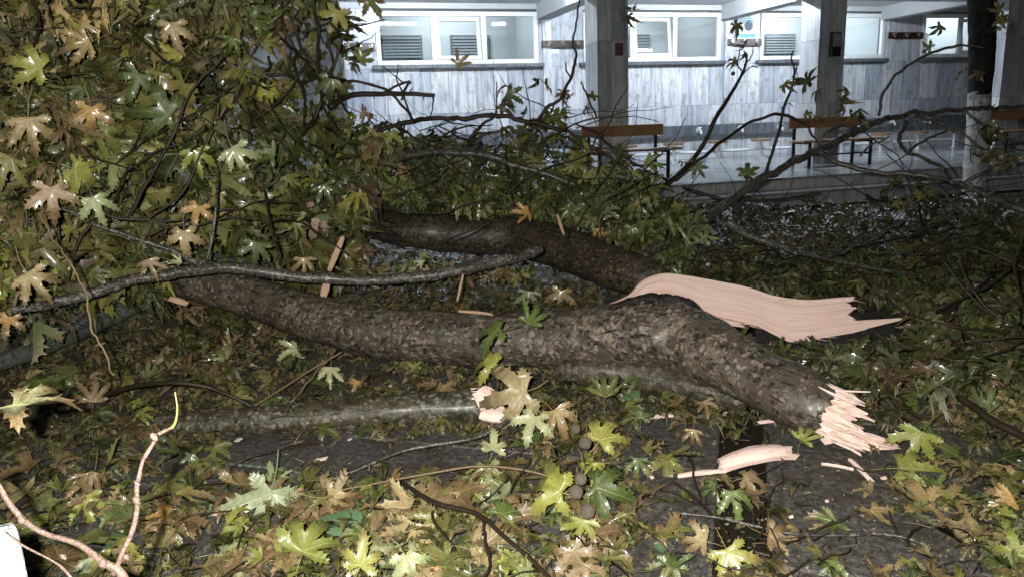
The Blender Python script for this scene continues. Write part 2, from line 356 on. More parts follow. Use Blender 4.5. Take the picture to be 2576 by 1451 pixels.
# windows
def window(a, c, k):
    wn = empty('window', (0,0,0)); wn.parent = bld; w_ = c-a; d0, d1 = -.03, .05; t_ = .085
    def frame(mb, x0, x1, z0, z1, t_, d0, d1):
        mb.box(x0, x1, d0, d1, z1-t_, z1, .006); mb.box(x0, x1, d0, d1, z0, z0+t_, .006)
        mb.box(x0, x0+t_, d0+.001, d1-.001, z0+t_, z1-t_, .006); mb.box(x1-t_, x1, d0+.001, d1-.001, z0+t_, z1-t_, .006)
    mb = MB(); frame(mb, a, c, ZS, ZT, t_, d0, d1); mb.build('window_frame', M['pvc'], wn)
    b1, b2 = a+w_*.345, a+w_*.655
    for q in (b1, b2): MB().box(q-.05, q+.05, d0+.004, d1-.004, ZS+t_, ZT-t_, .006).build('mullion', M['pvc'], wn)
    for x0, x1 in ((a+t_, b1-.05), (b2+.05, c-t_)):
        MB().box(x0, x1, .005, .011, ZS+t_, ZT-t_).build('pane', M['glass'], wn)
    # the middle sash is tilted open at the top
    hw, hh, ang = (b2-b1-.10)/2, ZT-ZS-2*t_, R(-7)
    mb = MB(); frame(mb, -hw+.004, hw-.004, .005, hh-.004, .075, -.03, .03); s = mb.build('sash', M['pvc'], wn)
    p_ = MB().box(-hw+.075, hw-.075, -.003, .003, .075, hh-.075).build('pane', M['glass'], wn)
    for o in (s, p_): o.location = ((b1+b2)/2, .02, ZS+t_); o.rotation_euler = (ang, 0, R(1.5))
    MB().box(a-.10, c+.10, -.12, .05, ZS-.075, ZS-.004, .005).build('sill', M['marble_dark'], wn)
    for q in (.2,.5,.8): MB().box(a+w_*q-.03, a+w_*q+.03, d0-.012, d0-.001, ZS+.01, ZS+.028).build('drain_cap', M['pvc'], wn)
for k, (a, c) in enumerate(WIN): window(a, c, k)
# rooms behind the glass
MB().box(UL-.3, UR+7, 3.0, 3.1, .4, ZC+1.2).build('room_back_wall', M['interior'], bld)
MB().box(UL-.3, UR+7, .301, 3.0, ZC+1.0, ZC+1.1).build('room_ceiling', M['interior'], bld)
MB().box(UL-.3, UR+7, .2, 3.0, .3, .4).build('room_floor', M['interior'], bld)
for k in range(3):
    u = (WIN[k][1]+WIN[k+1][0])/2; MB().box(u-.05, u+.05, .305, 3.0, .4, ZC+1.0).build('room_partition', M['interior'], bld)
for k, (a, c) in enumerate(WIN):
    for q in (.12, .62):
        x0 = a+(c-a)*q+.1; x1 = x0+(c-a)*.27; lv = empty('louvre', (0,0,0)); lv.parent = bld
        z0, z1 = ZS+.38, ZS+.86
        MB().box(x0-.04, x1+.04, 2.96, 2.995, z0-.04, z1+.04).build('louvre_back', M['marble_dark'], lv)
        for i in range(7):
            z = z0+(z1-z0)*(i+.5)/7; mb = MB(); mb.box(x0, x1, 2.90, 2.96, z-.022, z+.018); mb.build('slat', M['louvre'], lv)
    MB().box(a, c, 2.93, 3.0, ZS+.22, ZS+.27).build('wall_rail', M['black_metal' if k==0 else 'pvc'], bld)
# room lamps, bright in the far rooms
for k, e in enumerate((130, 120, 240, 170)):
    a, c = WIN[k]; u = (a+c)/2
    ld = bpy.data.lights.new('room_lamp', 'AREA'); ld.shape = 'RECTANGLE'; ld.size = 1.2; ld.size_y = .12; ld.energy = e; ld.color = (.88,.95,1.0)
    lo = bpy.data.objects.new('room_lamp', ld); COL.objects.link(lo); lo.matrix_world = BM @ Matrix.Translation((u+(2.0 if k == 3 else .3), 1.9, ZC+.9))
# porch tubes under the ceiling, out of the frame at the top
tubes = [(WIN[0][0]-4.2, -4.6, 70), (WIN[0][0]+.6, -2.3, 260), (WIN[0][1]+.3, -2.3, 260), (WIN[1][0]+2.4, -2.3, 250), (WIN[2][0]+1.0, -2.3, 230)]  # the first tube is added to brighten the side block wall
for i, (u, v, e) in enumerate(tubes):
    nm = ['added to light the side block', 'over the first window', 'between the first and second window', 'over the second window', 'over the third window'][i]
    lt = empty('tube_lamp', (0,0,0), 0, 'lit white tube lamp on the porch ceiling, ' + nm, 'lamp', 'tube lamps on the porch ceiling'); lt.matrix_world = BM @ Matrix.Translation((u, v, ZC))
    MB().box(-.65, .65, -.05, .05, -.05, -.002, .01).build('housing', M['pvc'], lt)
    MB().cyl((-.6,0,-.085), (.6,0,-.085), .020, 10).build('tube', mat_emit('lit_tube', (.81,.905,1.0), e*2.6), lt)
# columns, beams
CV = (BI @ G(1649, 441, PZ)).y + .38
cols = [wl(1541, 300, CV).x, wl(2082, 260, CV).x]
sp = cols[1]-cols[0]; cols = [cols[0]-sp*1.0] + cols + [cols[1]+sp]
for k, u in enumerate(cols):
    if k == 0: continue
    c_ = empty('column', (u, CV, 0)); c_.parent = bld
    s = .245
    MB().box(-s, s, 0, 2*s, 0, ZC).build('column_core', M['backing'], c_)
    nz = 3
    for i in range(nz):
        z0, z1 = ZC*i/nz+.003, ZC*(i+1)/nz-.003
        MB().box(-s, -.03, -.03, -.001, z0, z1).build('marble_panel', M['marble_col'], c_)
        MB().box(-.024, s, -.03, -.001, z0, z1).build('marble_panel', M['marble_col'], c_)
        MB().box(-s-.03, -s-.001, -.03, 2*s, z0, z1).build('marble_panel', M['marble_col'], c_)
        MB().box(s+.001, s+.03, -.03, 2*s, z0, z1).build('marble_panel', M['marble_col'], c_)
    MB().box(u-.16, u+.16, CV+2*s, -.02, ZC-.30, ZC).build('beam', M['beam'], bld)
MB().box(UL-9, UR+3, CV-.05, CV+2*s+.05, ZC-.34, ZC-.001).build('front_beam', M['beam'], bld)
# marks on columns
u1, u2 = cols[1], cols[2]
q = wl(1557, 125, CV-.032); MB().box(q.x-.07, q.x+.075, CV-.034, CV-.031, q.z-.10, q.z+.10).build('red_patch', M['redpaint'], bld)
q = wl(2097, 112, CV-.032); bx_ = empty('wall_box', (q.x, CV-.031, q.z), 0); bx_.parent = bld
MB().box(-.10, .10, -.09, 0, -.22, .20, .012).build('case', M['black_metal'], bx_); MB().box(-.08, .08, -.097, -.091, -.05, .17, .003).build('lid', M['louvre'], bx_)
# porch floor and two steps
FE = [BI @ G(1635,470,PZ), BI @ G(2187,434,PZ)]; FV = (FE[0].y+FE[1].y)/2
flr = empty('porch_floor', (BO.x, BO.y, PZ), YAW, kind='structure')
a = UL-3
i = 0
while a < UR+3:
    v = FV
    while v < 0:
        d = min(1.2, 0-v); MB().box(a+.002, a+.898, v+.002, v+d-.002, -.03, 0).build('floor_slab', M['floor'], flr); v += 1.2
    a += .9; i += 1
MB().box(UL-3, UR+4, FV+.03, 0, -.36, -.032).build('plinth', M['marble_col'], flr)
MB().box(UL-3, UR+4, FV-.03, FV+.25, -.032, .0015).build('nosing', M['floor'], flr)
MB().box(UL-3, UR+4, FV-.42, FV+.03, -.205, -.17, .004).build('step_tread', M['floor'], flr)
MB().box(UL-3, UR+4, FV-.39, FV+.02, -.40, -.206).build('step_riser', M['marble_col'], flr)
# side block at the end of the porch, with dark windows
SV = -2.6; sbx = wl(860, 150, SV).x
blk = empty('side_block', (BO.x, BO.y, PZ), YAW, 'pale plastered block with black windows behind the leaf heap, beside the porch', 'building')
mb = MB()
wins = [(wl(45,30,SV).x, wl(280,30,SV).x), (wl(310,30,SV).x, wl(395,30,SV).x)]
zt = wl(150, 68, SV).z
mb.box(sbx-11, sbx, SV, SV+.2, -.34, zt)
mb.box(sbx-11, wins[0][0], SV, SV+.2, zt, ZC+.2); mb.box(wins[0][1], wins[1][0], SV, SV+.2, zt, ZC+.2); mb.box(wins[1][1], sbx, SV, SV+.2, zt, ZC+.2)
mb.box(sbx-.2, sbx, SV+.2, 0, -.34, ZC)
mb.build('wall', M['block'], blk)
for a, c in wins:
    MB().box(a, c, SV+.08, SV+.09, zt, ZC).build('pane', M['black_metal'], blk)
MB().box(sbx-.015, sbx+.03, SV-.03, SV-.002, -.3, ZC).build('corner_trim', M['pvc'], blk)

# ------------------------------------------------------------------ porch furniture
def coat_rack(px0, px1, py, lab):
    a, c = wl(px0, py), wl(px1, py); z = (wl((px0+px1)/2, py)).z; w_ = c.x-a.x
    t_ = empty('coat_rack', (0,0,0), 0, lab, 'coat rack', 'coat racks between the windows'); t_.matrix_world = BM @ Matrix.Translation(((a.x+c.x)/2, -.055, z))
    MB().box(-w_/2, w_/2, -.012, .012, -.075, .075, .005).build('board', M['hookboard'], t_)
    for q in (-.36, 0, .36):
        mb = MB(); mb.cyl((q*w_,-.012,.02),(q*w_,-.02,.02),.04,10); mb.cyl((q*w_,-.02,.02),(q*w_,-.09,.03),.012,6); mb.cyl((q*w_,-.09,.03),(q*w_,-.10,.07),.016,6)
        mb.cyl((q*w_,-.02,-.005),(q*w_,-.06,-.04),.012,6); mb.cyl((q*w_,-.06,-.04),(q*w_,-.075,-.015),.014,6); mb.build('hook', M['brass'], t_)
coat_rack(866, 943, 120, 'dark wooden coat rack at the corner beside the first window')
coat_rack(1361, 1466, 113, 'dark wooden coat rack between the first two windows, by the column with the red patch')
coat_rack(1827, 1912, 108, 'dark wooden coat rack under the blue-green notice')
coat_rack(2230, 2317, 91, 'dark wooden coat rack in the dim bay between the standing tree and the second column')
# notice with blue-green print
q0, q1 = wl(1853, 33), wl(1895, 100)
nt_ = empty('notice', (0,0,0), 0, 'white notice with blue-green printed lines on the pier above the coat rack', 'notice'); nt_.matrix_world = BM @ Matrix.Translation((q0.x, -.058, q1.z))
W_, H_ = q1.x-q0.x, q0.z-q1.z
MB().box(0, W_, 0, .006, 0, H_).build('sheet', M['paper'], nt_)
mb = MB()
for i in range(5):
    z = H_*(.93-.075*i); mb.box(W_*(.10+.04*(i%2)), W_*(.92-.07*((i*3)%4)), -.002, -.0005, z-.012, z+.010)
mb.box(0, W_, -.002, -.0005, H_*.06, H_*.20); p_ = mb.build('print', M['teal'], nt_); tag(p_, kind='stuff')
MB().cyl((W_*.62,-.002,H_*.50),(W_*.62,-.0005,H_*.50), W_*.24, 20).build('printed_picture', M['navy'], nt_)
for (x, y, ww, hh, lab) in ((1035,178,44,10,'small white paper strip on the marble below the first window'), (1388,130,36,10,'small white paper label under the coat rack by the column')):
    q = wl(x, y); o = MB().box(-.16, .16, -.004, 0, -.045, .045).build('paper_label', M['paper']); o.matrix_world = BM @ Matrix.Translation((q.x, -.002, q.z)); tag(o, lab, 'label')
# benches
def bench(u0, u1, v, lab):
    t_ = empty('bench', (0,0,0), 0, lab, 'bench', 'orange benches on the porch'); ln = u1-u0; t_.matrix_world = BM @ Matrix.Translation((u0, v, 0))
    MB().box(0, ln, -.018, .012, .655, .835, .006).build('backrest', M['bench'], t_)
    MB().box(-.02, ln*.51-.004, -.46, -.05, .42, .455, .006).build('seat_plank', M['bench'], t_)
    MB().box(ln*.51+.004, ln+.12, -.46, -.05, .42, .455, .006).build('seat_plank', M['bench'], t_)
    for q in (.14, ln-.12):
        MB().box(q-.025, q+.025, .017, .055, 0, .80, .004).build('leg', M['black_metal'], t_)
        MB().box(q-.025, q+.025, -.43, -.39, 0, .42, .004).build('leg', M['black_metal'], t_)
        MB().box(q-.018, q+.018, -.388, .016, .385, .418).build('seat_bracket', M['black_metal'], t_)
        MB().box(q-.018, q+.018, -.388, .016, .17, .20).build('stretcher', M['black_metal'], t_)
    MB().box(.17, ln-.15, -.20, -.17, .172, .198).build('stretcher', M['black_metal'], t_)
BV = (BI @ G(1649, 441, PZ)).y
bench(wl(1462,338,BV).x, wl(1668,338,BV).x, BV, 'orange wooden bench in front of the column with the red patch')
BV2 = (BI @ G(1987,419,PZ)).y
bench(wl(1985,310,BV2).x, wl(2166,310,BV2).x, BV2, 'orange wooden bench in front of the column with the black box')
bench(wl(2475,288,BV2).x, wl(2475,288,BV2).x+1.5, BV2, 'orange wooden bench behind the whitewashed standing tree')
# stools with a steel foot rail, taps on the dark band
s0, s1 = fl(1700,411), fl(1906,398); dS = (s1.x-s0.x)/2; SVv = (s0.y+s1.y)/2
sx_ = [s0.x + dS*k for k in range(-5, 8)]
def seen(k): return wl((0), 0) is not None
for k, u in enumerate(sx_):
    i = k-5
    names = {-5:'nearest the side block',-4:'second from the side block',-3:'third from the side block',-2:'fourth from the side block',-1:'behind the red-patched column',
             0:'just past the first bench',1:'second past the first bench',2:'last before the second bench',3:'behind the second bench',
             4:'at the far end of the second bench',5:'first in the dim bay',6:'second in the dim bay',7:'behind the standing tree'}
    t_ = empty('stool', (0,0,0), 0, 'round low wooden stool on a steel post, ' + names[i], 'stool', 'fixed stools facing the taps'); t_.matrix_world = BM @ Matrix.Translation((u, SVv, 0))
    MB().cyl((0,0,.36),(0,0,.405),.21,20).build('seat', M['stoolwood'], t_)
    MB().cyl((0,0,.0),(0,0,.358),.035,10).build('post', M['steel'], t_); MB().cyl((0,0,.001),(0,0,.012),.08,12).build('base_plate', M['steel'], t_)
rl = empty('foot_rail', (0,0,0), 0, 'long steel pipe rail running between the stool posts along the taps', 'rail'); rl.matrix_world = BM @ Matrix.Translation((0, SVv+.06, .19))
for k in range(len(sx_)-1): MB().cyl((sx_[k]+.001,0,0),(sx_[k+1]-.001,0,0),.028,10).build('pipe', M['steel'], rl)
zt_ = (ZB0+ZB1)/2
for k, u in enumerate(sx_):
    t_ = empty('water_tap', (0,0,0), 0, 'steel water tap on the dark stone band, above the stool ' + ['first','second','third','fourth','fifth','sixth','seventh','eighth','ninth','tenth','eleventh','twelfth','thirteenth'][k] + ' from the side block', 'tap', 'water taps on the stone band')
    t_.matrix_world = BM @ Matrix.Translation((u+.05, -.10, zt_))
    MB().cyl((0,0,0),(0,-.015,0),.05,12).build('flange', M['steel'], t_)
    mb = MB(); mb.cyl((0,-.016,0),(0,-.13,0),.026,10); mb.cyl((0,-.13,.0),(0,-.15,-.07),.024,8); mb.build('spout', M['steel'], t_)
    mb = MB(); mb.cyl((0,-.08,.026),(0,-.08,.06),.02,8); mb.cyl((-.05,-.08,.065),(.05,-.08,.065),.012,6); mb.build('handle', M['steel'], t_)


# ------------------------------------------------------------------ limbs and branches
def smooth_path(pts, n):
    """Catmull-Rom through (Vector, radius) pairs"""
    out = []
    m = len(pts)
    for i in range(m-1):
        p0, p1, p2, p3 = (pts[max(0,i-1)], pts[i], pts[i+1], pts[min(m-1,i+2)])
        for k in range(n):
            s = k/n
            def cr(a, b, c, d): return .5*((2*b)+(c-a)*s+(2*a-5*b+4*c-d)*s*s+(3*b-a-3*c+d)*s*s*s)
            out.append((cr(p0[0],p1[0],p2[0],p3[0]), cr(p0[1],p1[1],p2[1],p3[1])))
    out.append(pts[-1]); return out
def tube_geo(pts, nside=8, sub=4, rough=.08, freq=6., knots=0., seed=0, cap=True, wob=0., jag=0.):
    path = smooth_path(pts, sub) if sub > 1 else list(pts)
    v, f = [], []; n = len(path); a = None
    for i, (p, r) in enumerate(path):
        d = (path[min(n-1,i+1)][0]-path[max(0,i-1)][0]).normalized()
        a = d.orthogonal().normalized() if a is None else (a - d*a.dot(d)).normalized()
        c = d.cross(a)
        if wob: p = p + Vector((mnoise.noise(p*9+Vector((seed,0,0))), mnoise.noise(p*9+Vector((0,seed+5,0))), mnoise.noise(p*9+Vector((9,0,seed)))))*wob + Vector((mnoise.noise(p*27+Vector((seed,3,0))), mnoise.noise(p*27+Vector((1,seed,0))), mnoise.noise(p*27+Vector((7,0,seed)))))*wob*.45
        for k in range(nside):
            t_ = 2*math.pi*k/nside; e = a*math.cos(t_)+c*math.sin(t_)
            q = p + e*r
            s = 1 + rough*mnoise.noise(q*freq+Vector((seed,seed,0))) + rough*.6*mnoise.noise(q*freq*3.3+Vector((0,seed,4)))
            if knots: s += knots*max(0, mnoise.noise(q*2.7+Vector((seed*3,1,2)))-.25)
            q2 = p + e*r*s
            if jag and i == n-1: q2 = q2 + d*jag*(mnoise.noise(e*3.1+Vector((seed,0,0)))*1.3 + mnoise.noise(e*9.+Vector((0,seed,0)))*.6)
            v.append(q2)
    for i in range(n-1):
        for k in range(nside):
            f.append((i*nside+k, i*nside+(k+1)%nside, (i+1)*nside+(k+1)%nside, (i+1)*nside+k))
    if cap: f.append(tuple(range(nside-1,-1,-1))); f.append(tuple(range((n-1)*nside, n*nside)))
    return v, f
def tube(name, pts, mat, parent=None, **kw):
    v, f = tube_geo(pts, **kw); o = mesh(name, v, f, mat, parent, True)
    ns = kw.get('nside', 8); at_ = o.data.attributes.new('barkuv', 'FLOAT_VECTOR', 'POINT'); buf = []; ln = 0.; prev = None
    for i in range(0, len(v), ns):
        c = sum((Vector(q) for q in v[i:i+ns]), Vector())/ns
        if prev is not None: ln += (c-prev).length
        prev = c
        for k in range(ns): t_ = 2*math.pi*k/ns; buf += [ln, math.cos(t_), math.sin(t_)]
    at_.data.foreach_set('vector', buf[:len(v)*3]); return o
def lie(rows):           # rows of (px, py_centre, width_px, z of the underside) -> [(point, radius)]
    out = []
    for (x, y, w_, zb) in rows:
        d = GD(x, y+w_/2, zb); r = w_*d/FPX/2; out.append((P(x, y, d+r*.35), r*(d+r*.35)/d))
    return out
def at(rows):            # rows of (px, py, width_px, depth)
    return [(P(x, y, d), max(.0012, w_*d/FPX/2)) for (x, y, w_, d) in rows]
def grain_attr(o, axis):
    """fibre coordinates for split wood: x runs along the grain"""
    me = o.data; ax = axis.normalized(); b_ = ax.orthogonal().normalized(); c_ = ax.cross(b_)
    at_ = me.attributes.new('grain', 'FLOAT_VECTOR', 'POINT')
    at_.data.foreach_set('vector', [q for v in me.vertices for q in (v.co.dot(ax), v.co.dot(b_), v.co.dot(c_))])
def splinter_end(name, path_end, direction, r, parent, n=70, lens=(.02,.10), bias=None, seed=1):
    """a torn end: a bundle of fibre strands of uneven length"""
    rr = random.Random(seed); d = direction.normalized(); a = d.orthogonal().normalized(); c = d.cross(a); mb = MB()
    for i in range(n):
        q = math.sqrt((i+.5)/n)*r*.93; t_ = i*2.39996
        p = path_end + (a*math.cos(t_)+c*math.sin(t_))*q
        g_ = mnoise.noise(Vector((math.cos(t_)*q/r*2.2+seed, math.sin(t_)*q/r*2.2, 1.3)))
        ln = lens[0] + (lens[1]-lens[0])*max(0, .45+g_*1.3)*(.55+.6*rr.random()) - .02
        if bias: ln *= bias((p-path_end), q/r)
        w1, w2 = rr.uniform(.004,.014), rr.uniform(.002,.006); tw = rr.uniform(0,3.14); e1 = (a*math.cos(tw)+c*math.sin(tw)); e2 = d.cross(e1)
        base = p - d*.05; tip = p + d*ln + e1*rr.uniform(-.012,.012)
        v = [base+e1*w1+e2*w2, base-e1*w1+e2*w2, base-e1*w1-e2*w2, base+e1*w1-e2*w2]
        v += [b_ + d*(ln*.6+.05) for b_ in [base+e1*w1*.9+e2*w2*.8, base-e1*w1*.9+e2*w2*.8, base-e1*w1*.9-e2*w2*.8, base+e1*w1*.9-e2*w2*.8]]
        v += [tip+e1*w1*.35, tip-e1*w1*.35]
        mb.add(v, [(0,1,5,4),(1,2,6,5),(2,3,7,6),(3,0,4,7),(4,5,9,8),(6,7,8,9),(5,6,9),(7,4,8),(3,2,1,0)])
    o = mb.build(name, M['wood'], parent); grain_attr(o, d); tag(o, kind='stuff'); return o
def plank_sheet(name, top, bot, ends, rows, cols, thick, parent, seed=0, jag=.03, concave=.02):
    """a torn slab of wood between two edge curves (lists of world points); rows end unevenly"""
    rr = random.Random(seed)
    def samp(c, s):
        x = s*(len(c)-1); i = min(int(x), len(c)-2); return c[i].lerp(c[i+1], x-i)
    tp = [q for q, _ in smooth_path([(p, 0.) for p in top], 6)]; bt = [q for q, _ in smooth_path([(p, 0.) for p in bot], 6)]
    v, f = [], []; nrm = -C_F
    for j in range(rows+1):
        e = j/rows; end = 0
        for k in range(len(ends)-1):
            if ends[k][0] <= e <= ends[k+1][0]: end = ends[k][1] + (ends[k+1][1]-ends[k][1])*(e-ends[k][0])/(ends[k+1][0]-ends[k][0])
        end += rr.uniform(-jag, jag)
        for i in range(cols+1):
            s = i/cols; s2 = s*(1+end*s*s)
            if s2 <= 1: a, b_ = samp(tp, s2), samp(bt, s2)
            else:
                a = tp[-1]+(tp[-1]-tp[-3])*((s2-1)*len(tp)/2); b_ = bt[-1]+(bt[-1]-bt[-3])*((s2-1)*len(bt)/2)
            p = a.lerp(b_, e)
            fib = mnoise.noise(Vector((s*2.2, e*14, seed)))*.006 + mnoise.noise(Vector((s*6, e*45, seed+3)))*.0022 + mnoise.noise(Vector((s*1.3, e*2.5, seed+8)))*.018
            p = p - nrm*(concave*math.sin(math.pi*e)) + nrm*fib
            v.append(p)
    nf = len(v)
    for j in range(rows+1):
        for i in range(cols+1):
            p = v[j*(cols+1)+i]; edge = math.sin(math.pi*j/rows)**.5; tap = 1-.8*(i/cols)**3
            v.append(p - nrm*(.004+thick*edge*tap))
    W1 = cols+1
    for j in range(rows):
        for i in range(cols):
            a = j*W1+i; f.append((a, a+W1, a+W1+1, a+1)); b_ = nf+a; f.append((b_, b_+1, b_+W1+1, b_+W1))
    for i in range(cols): f.append((i, i+1, nf+i+1, nf+i)); a = rows*W1+i; f.append((a, nf+a, nf+a+1, a+1))
    for j in range(rows): a = j*W1; f.append((a, nf+a, nf+a+W1, a+W1)); a = j*W1+cols; f.append((a, a+W1, nf+a+W1, nf+a))
    o = mesh(name, v, f, M['wood'], parent)
    me = o.data; at_ = me.attributes.new('grain', 'FLOAT_VECTOR', 'POINT'); buf = []
    for s_ in (0, 1):
        for j in range(rows+1):
            for i in range(cols+1): buf += [i/cols*1.4, j/rows*.4, s_*.3+seed]
    at_.data.foreach_set('vector', buf)
    return o

# --- the near limb with the torn end
limb = empty('broken_limb', G(1600, 930), 0, 'thick mottled limb with a torn pale end, lying across the middle of the picture', 'tree limb')
def rel(o, par):
    o.matrix_parent_inverse = par.matrix_world.inverted(); return o
bpy.context.view_layer.update()
def kid(o, par): o.parent = par; o.matrix_parent_inverse = Matrix.Translation(-Vector(par.location)); return o
near = lie([(330,655,80,.42),(430,690,92,.36),(560,724,100,.27),(700,768,108,.17),(850,815,118,.10),(1000,842,128,.06),(1200,852,134,.06),(1400,852,150,.07),(1540,846,166,.10),(1640,838,174,.14),(1730,856,168,.14),(1850,920,152,.11),(1980,990,144,.07),(2085,1036,138,.045)])
kid(tube('limb', near, M['bark_near'], None, nside=56, sub=14, rough=.085, freq=6, knots=.45, seed=2, jag=.05), limb)
e0, e1 = near[-1][0], (near[-1][0]-near[-2][0]).normalized()
dn = Vector((0,0,-1))
kid(splinter_end('torn_end', e0, e1, near[-1][1], None, 420, (.015,.14), lambda q, k: .75 + .9*max(0, min(1, .5-q.z/(2*near[-1][1]))), 3), limb)
# the long tongue of wood under the torn end
dE = GD(2070, 1090, .06); tg = [P(2050,1078,dE), P(2110,1082,dE-.02), P(2170,1085,dE-.04), P(2215,1097,dE-.05), P(2262,1118,dE-.05)]
tb = [P(2075,1118,dE), P(2120,1112,dE-.02), P(2160,1120,dE-.05), P(2205,1130,dE-.06), P(2258,1132,dE-.06)]
kid(plank_sheet('wood_tongue', tg, tb, [(0,-.06),(.4,0),(.8,.0),(1,-.18)], 16, 34, .02, None, 5, .05, .004), limb)
kid(tube('wood_splinter', at([(2100,982,9,dE-.03),(2150,984,7,dE-.04),(2190,985,5,dE-.05)]), M['wood'], None, nside=5, sub=2, rough=.3, seed=4), limb)
# loose strip of bark peeled from its underside
dP = GD(1700, 920, .10)
kid(tube('peeled_strip', at([(1655,908,6,dP),(1700,922,8,dP-.05),(1760,950,10,dP-.12),(1832,992,12,dP-.2)]), M['wood'], None, nside=6, sub=4, rough=.3, seed=6), limb)
# stub beneath it
kid(tube('lower_stub', lie([(1400,930,60,.03),(1500,935,80,.02),(1620,945,86,.01),(1760,975,80,.0),(1880,1010,60,.0)]), M['bark'], None, nside=16, sub=5, rough=.12, seed=9), limb)
# mossy rim round the wound on top
dd = GD(1640, 925, .14)+.05
kid(tube('mossy_rim', at([(1530,776,8,dd),(1570,764,20,dd),(1610,755,26,dd),(1650,752,30,dd),(1700,756,28,dd),(1740,768,22,dd),(1765,786,12,dd),(1800,808,6,dd-.02)]), M['dark_trunk'], None, nside=16, sub=14, rough=.40, freq=22, seed=7), limb)

# --- the second limb with the great splinter
limb2 = empty('split_limb', G(1500, 800), 0, 'second mottled limb behind, ending in a long fresh pink splinter', 'tree limb')
far = lie([(640,455,56,.62),(760,505,66,.50),(880,545,74,.42),(1000,574,86,.36),(1150,588,92,.30),(1300,596,100,.26),(1420,626,108,.22),(1520,664,108,.19),(1600,694,104,.16),(1665,716,84,.15)])
kid(tube('limb', far, M['bark'], None, nside=40, sub=12, rough=.085, freq=6, knots=.35, seed=12), limb2)
dS_ = GD(1620, 760, .16)
SPT0 = [(1520,768),(1615,706),(1720,692),(1880,722),(2030,754),(2150,746),(2310,815)]; SPB0 = [(1530,772),(1720,752),(1840,808),(1995,860),(2140,838),(2310,826)]
def interp_(tab, x):
    return float(np.interp(x, [a for a, _ in tab], [b for _, b in tab]))
tp_ = [P(1520,768,dS_-.30), P(1580,742,dS_-.32), P(1615,706,dS_-.33), P(1665,688,dS_-.33), P(1720,692,dS_-.34), P(1800,706,dS_-.36), P(1880,722,dS_-.40), P(1950,744,dS_-.45), P(2030,754,dS_-.5), P(2110,748,dS_-.54), P(2150,746,dS_-.55)]
bt_ = [P(1530,772,dS_-.30), P(1600,762,dS_-.32), P(1660,742,dS_-.33), P(1720,752,dS_-.33), P(1780,786,dS_-.34), P(1840,808,dS_-.37), P(1900,818,dS_-.41), P(1950,842,dS_-.46), P(1995,860,dS_-.5), P(2080,848,dS_-.53), P(2140,838,dS_-.55)]
kid(plank_sheet('split_wood', tp_, bt_, [(0,0),(.12,-.01),(.16,-.04),(.22,-.01),(.36,.045),(.42,0),(.50,-.02),(.60,.03),(.66,.02),(.68,.04),(.82,.36),(.90,.22),(.95,.10),(1,.03)], 60, 100, .05, None, 21, .016, .028), limb2)
kid(plank_sheet('wood_splinter', [P(1790,790,dS_-.36),P(1830,800,dS_-.38),P(1860,808,dS_-.4),P(1890,816,dS_-.4)], [P(1800,805,dS_-.36),P(1835,818,dS_-.38),P(1862,822,dS_-.4),P(1885,826,dS_-.4)], [(0,-.1),(.5,-.25),(1,0)], 8, 14, .015, None, 23, .1), limb2)
mb = MB()
for k in range(60):
    x0 = rnd.uniform(1960, 2130); e_ = rnd.random(); y0 = interp_(SPT0, x0)*(1-e_) + interp_(SPB0, x0)*e_; dd_ = dS_-.5-.05*(x0-1990)/200
    if rnd.random() < .35: x0 = rnd.uniform(1640, 2100); y0 = interp_(SPB0, x0)-rnd.uniform(0,6); dd_ = dS_-.34-.2*max(0,(x0-1800)/350)
    ln_ = rnd.uniform(15, 50); a_ = P(x0, y0, dd_-.012); b_ = P(x0+ln_, y0+ln_*rnd.uniform(-.02,.30), dd_-.012-rnd.uniform(0,.03)); w_ = rnd.uniform(.0012,.0045)
    mb.cyl(a_, b_, w_, 4, .0004)
o = mb.build('torn_fibres', M['wood']); grain_attr(o, C_R); tag(kid(o, limb2), kind='stuff')
# --- foreground log
log = empty('fallen_log', G(850, 1090), 0, 'olive and silver mottled log lying on the wet paving, its torn end under leaves', 'log')
fl_ = lie([(400,1068,46,.0),(480,1066,58,.0),(600,1060,68,.0),(750,1050,76,.0),(900,1040,80,.0),(1050,1030,82,.0),(1215,1018,84,.0)])
kid(tube('log_body', fl_, M['bark_olive'], None, nside=36, sub=10, rough=.11, freq=8, knots=.3, seed=31, jag=.03), log)
kid(splinter_end('torn_end', fl_[-1][0], fl_[-1][0]-fl_[-2][0], fl_[-1][1], None, 110, (.01,.06), None, 33), log)

# --- bare branches
def rv0(): return Vector((rnd.gauss(0,1), rnd.gauss(0,1), rnd.gauss(0,1))).normalized()
def branch(name, rows, mat, label, cat='branch', side=(), nside=9, group=None, mode=at, rough=.14, z=None, **kw):
    pts = mode(rows); root = empty(name, pts[0][0], 0, label, cat, group)
    kid(tube('stem', pts, mat, None, nside=nside, sub=9, rough=rough, freq=12, seed=rnd.random()*50, **kw), root)
    path = smooth_path(pts, 5); sp_ = MB()
    for (p_, r_), (p2, _) in list(zip(path, path[1:]))[::2]:
        if r_ > .03: continue
        for _k in range(2):
            if rnd.random() < .5: continue
            dv = ((p2-p_).normalized()*.6 + rv0()).normalized(); l_ = rnd.uniform(.015,.05); q_ = p_.lerp(p2, rnd.random())
            sp_.cyl(q_, q_+dv*l_, max(.0018, r_*.5), 5, max(.0012, r_*.22))
    if sp_.v and cat == 'branch': tag(kid(sp_.build('spur_stubs', mat), root), kind='stuff')
    for s in side: kid(tube('side_shoot', mode(s), mat, None, nside=6, sub=7, rough=.2, freq=14, seed=rnd.random()*50, wob=.018), root)
    return root
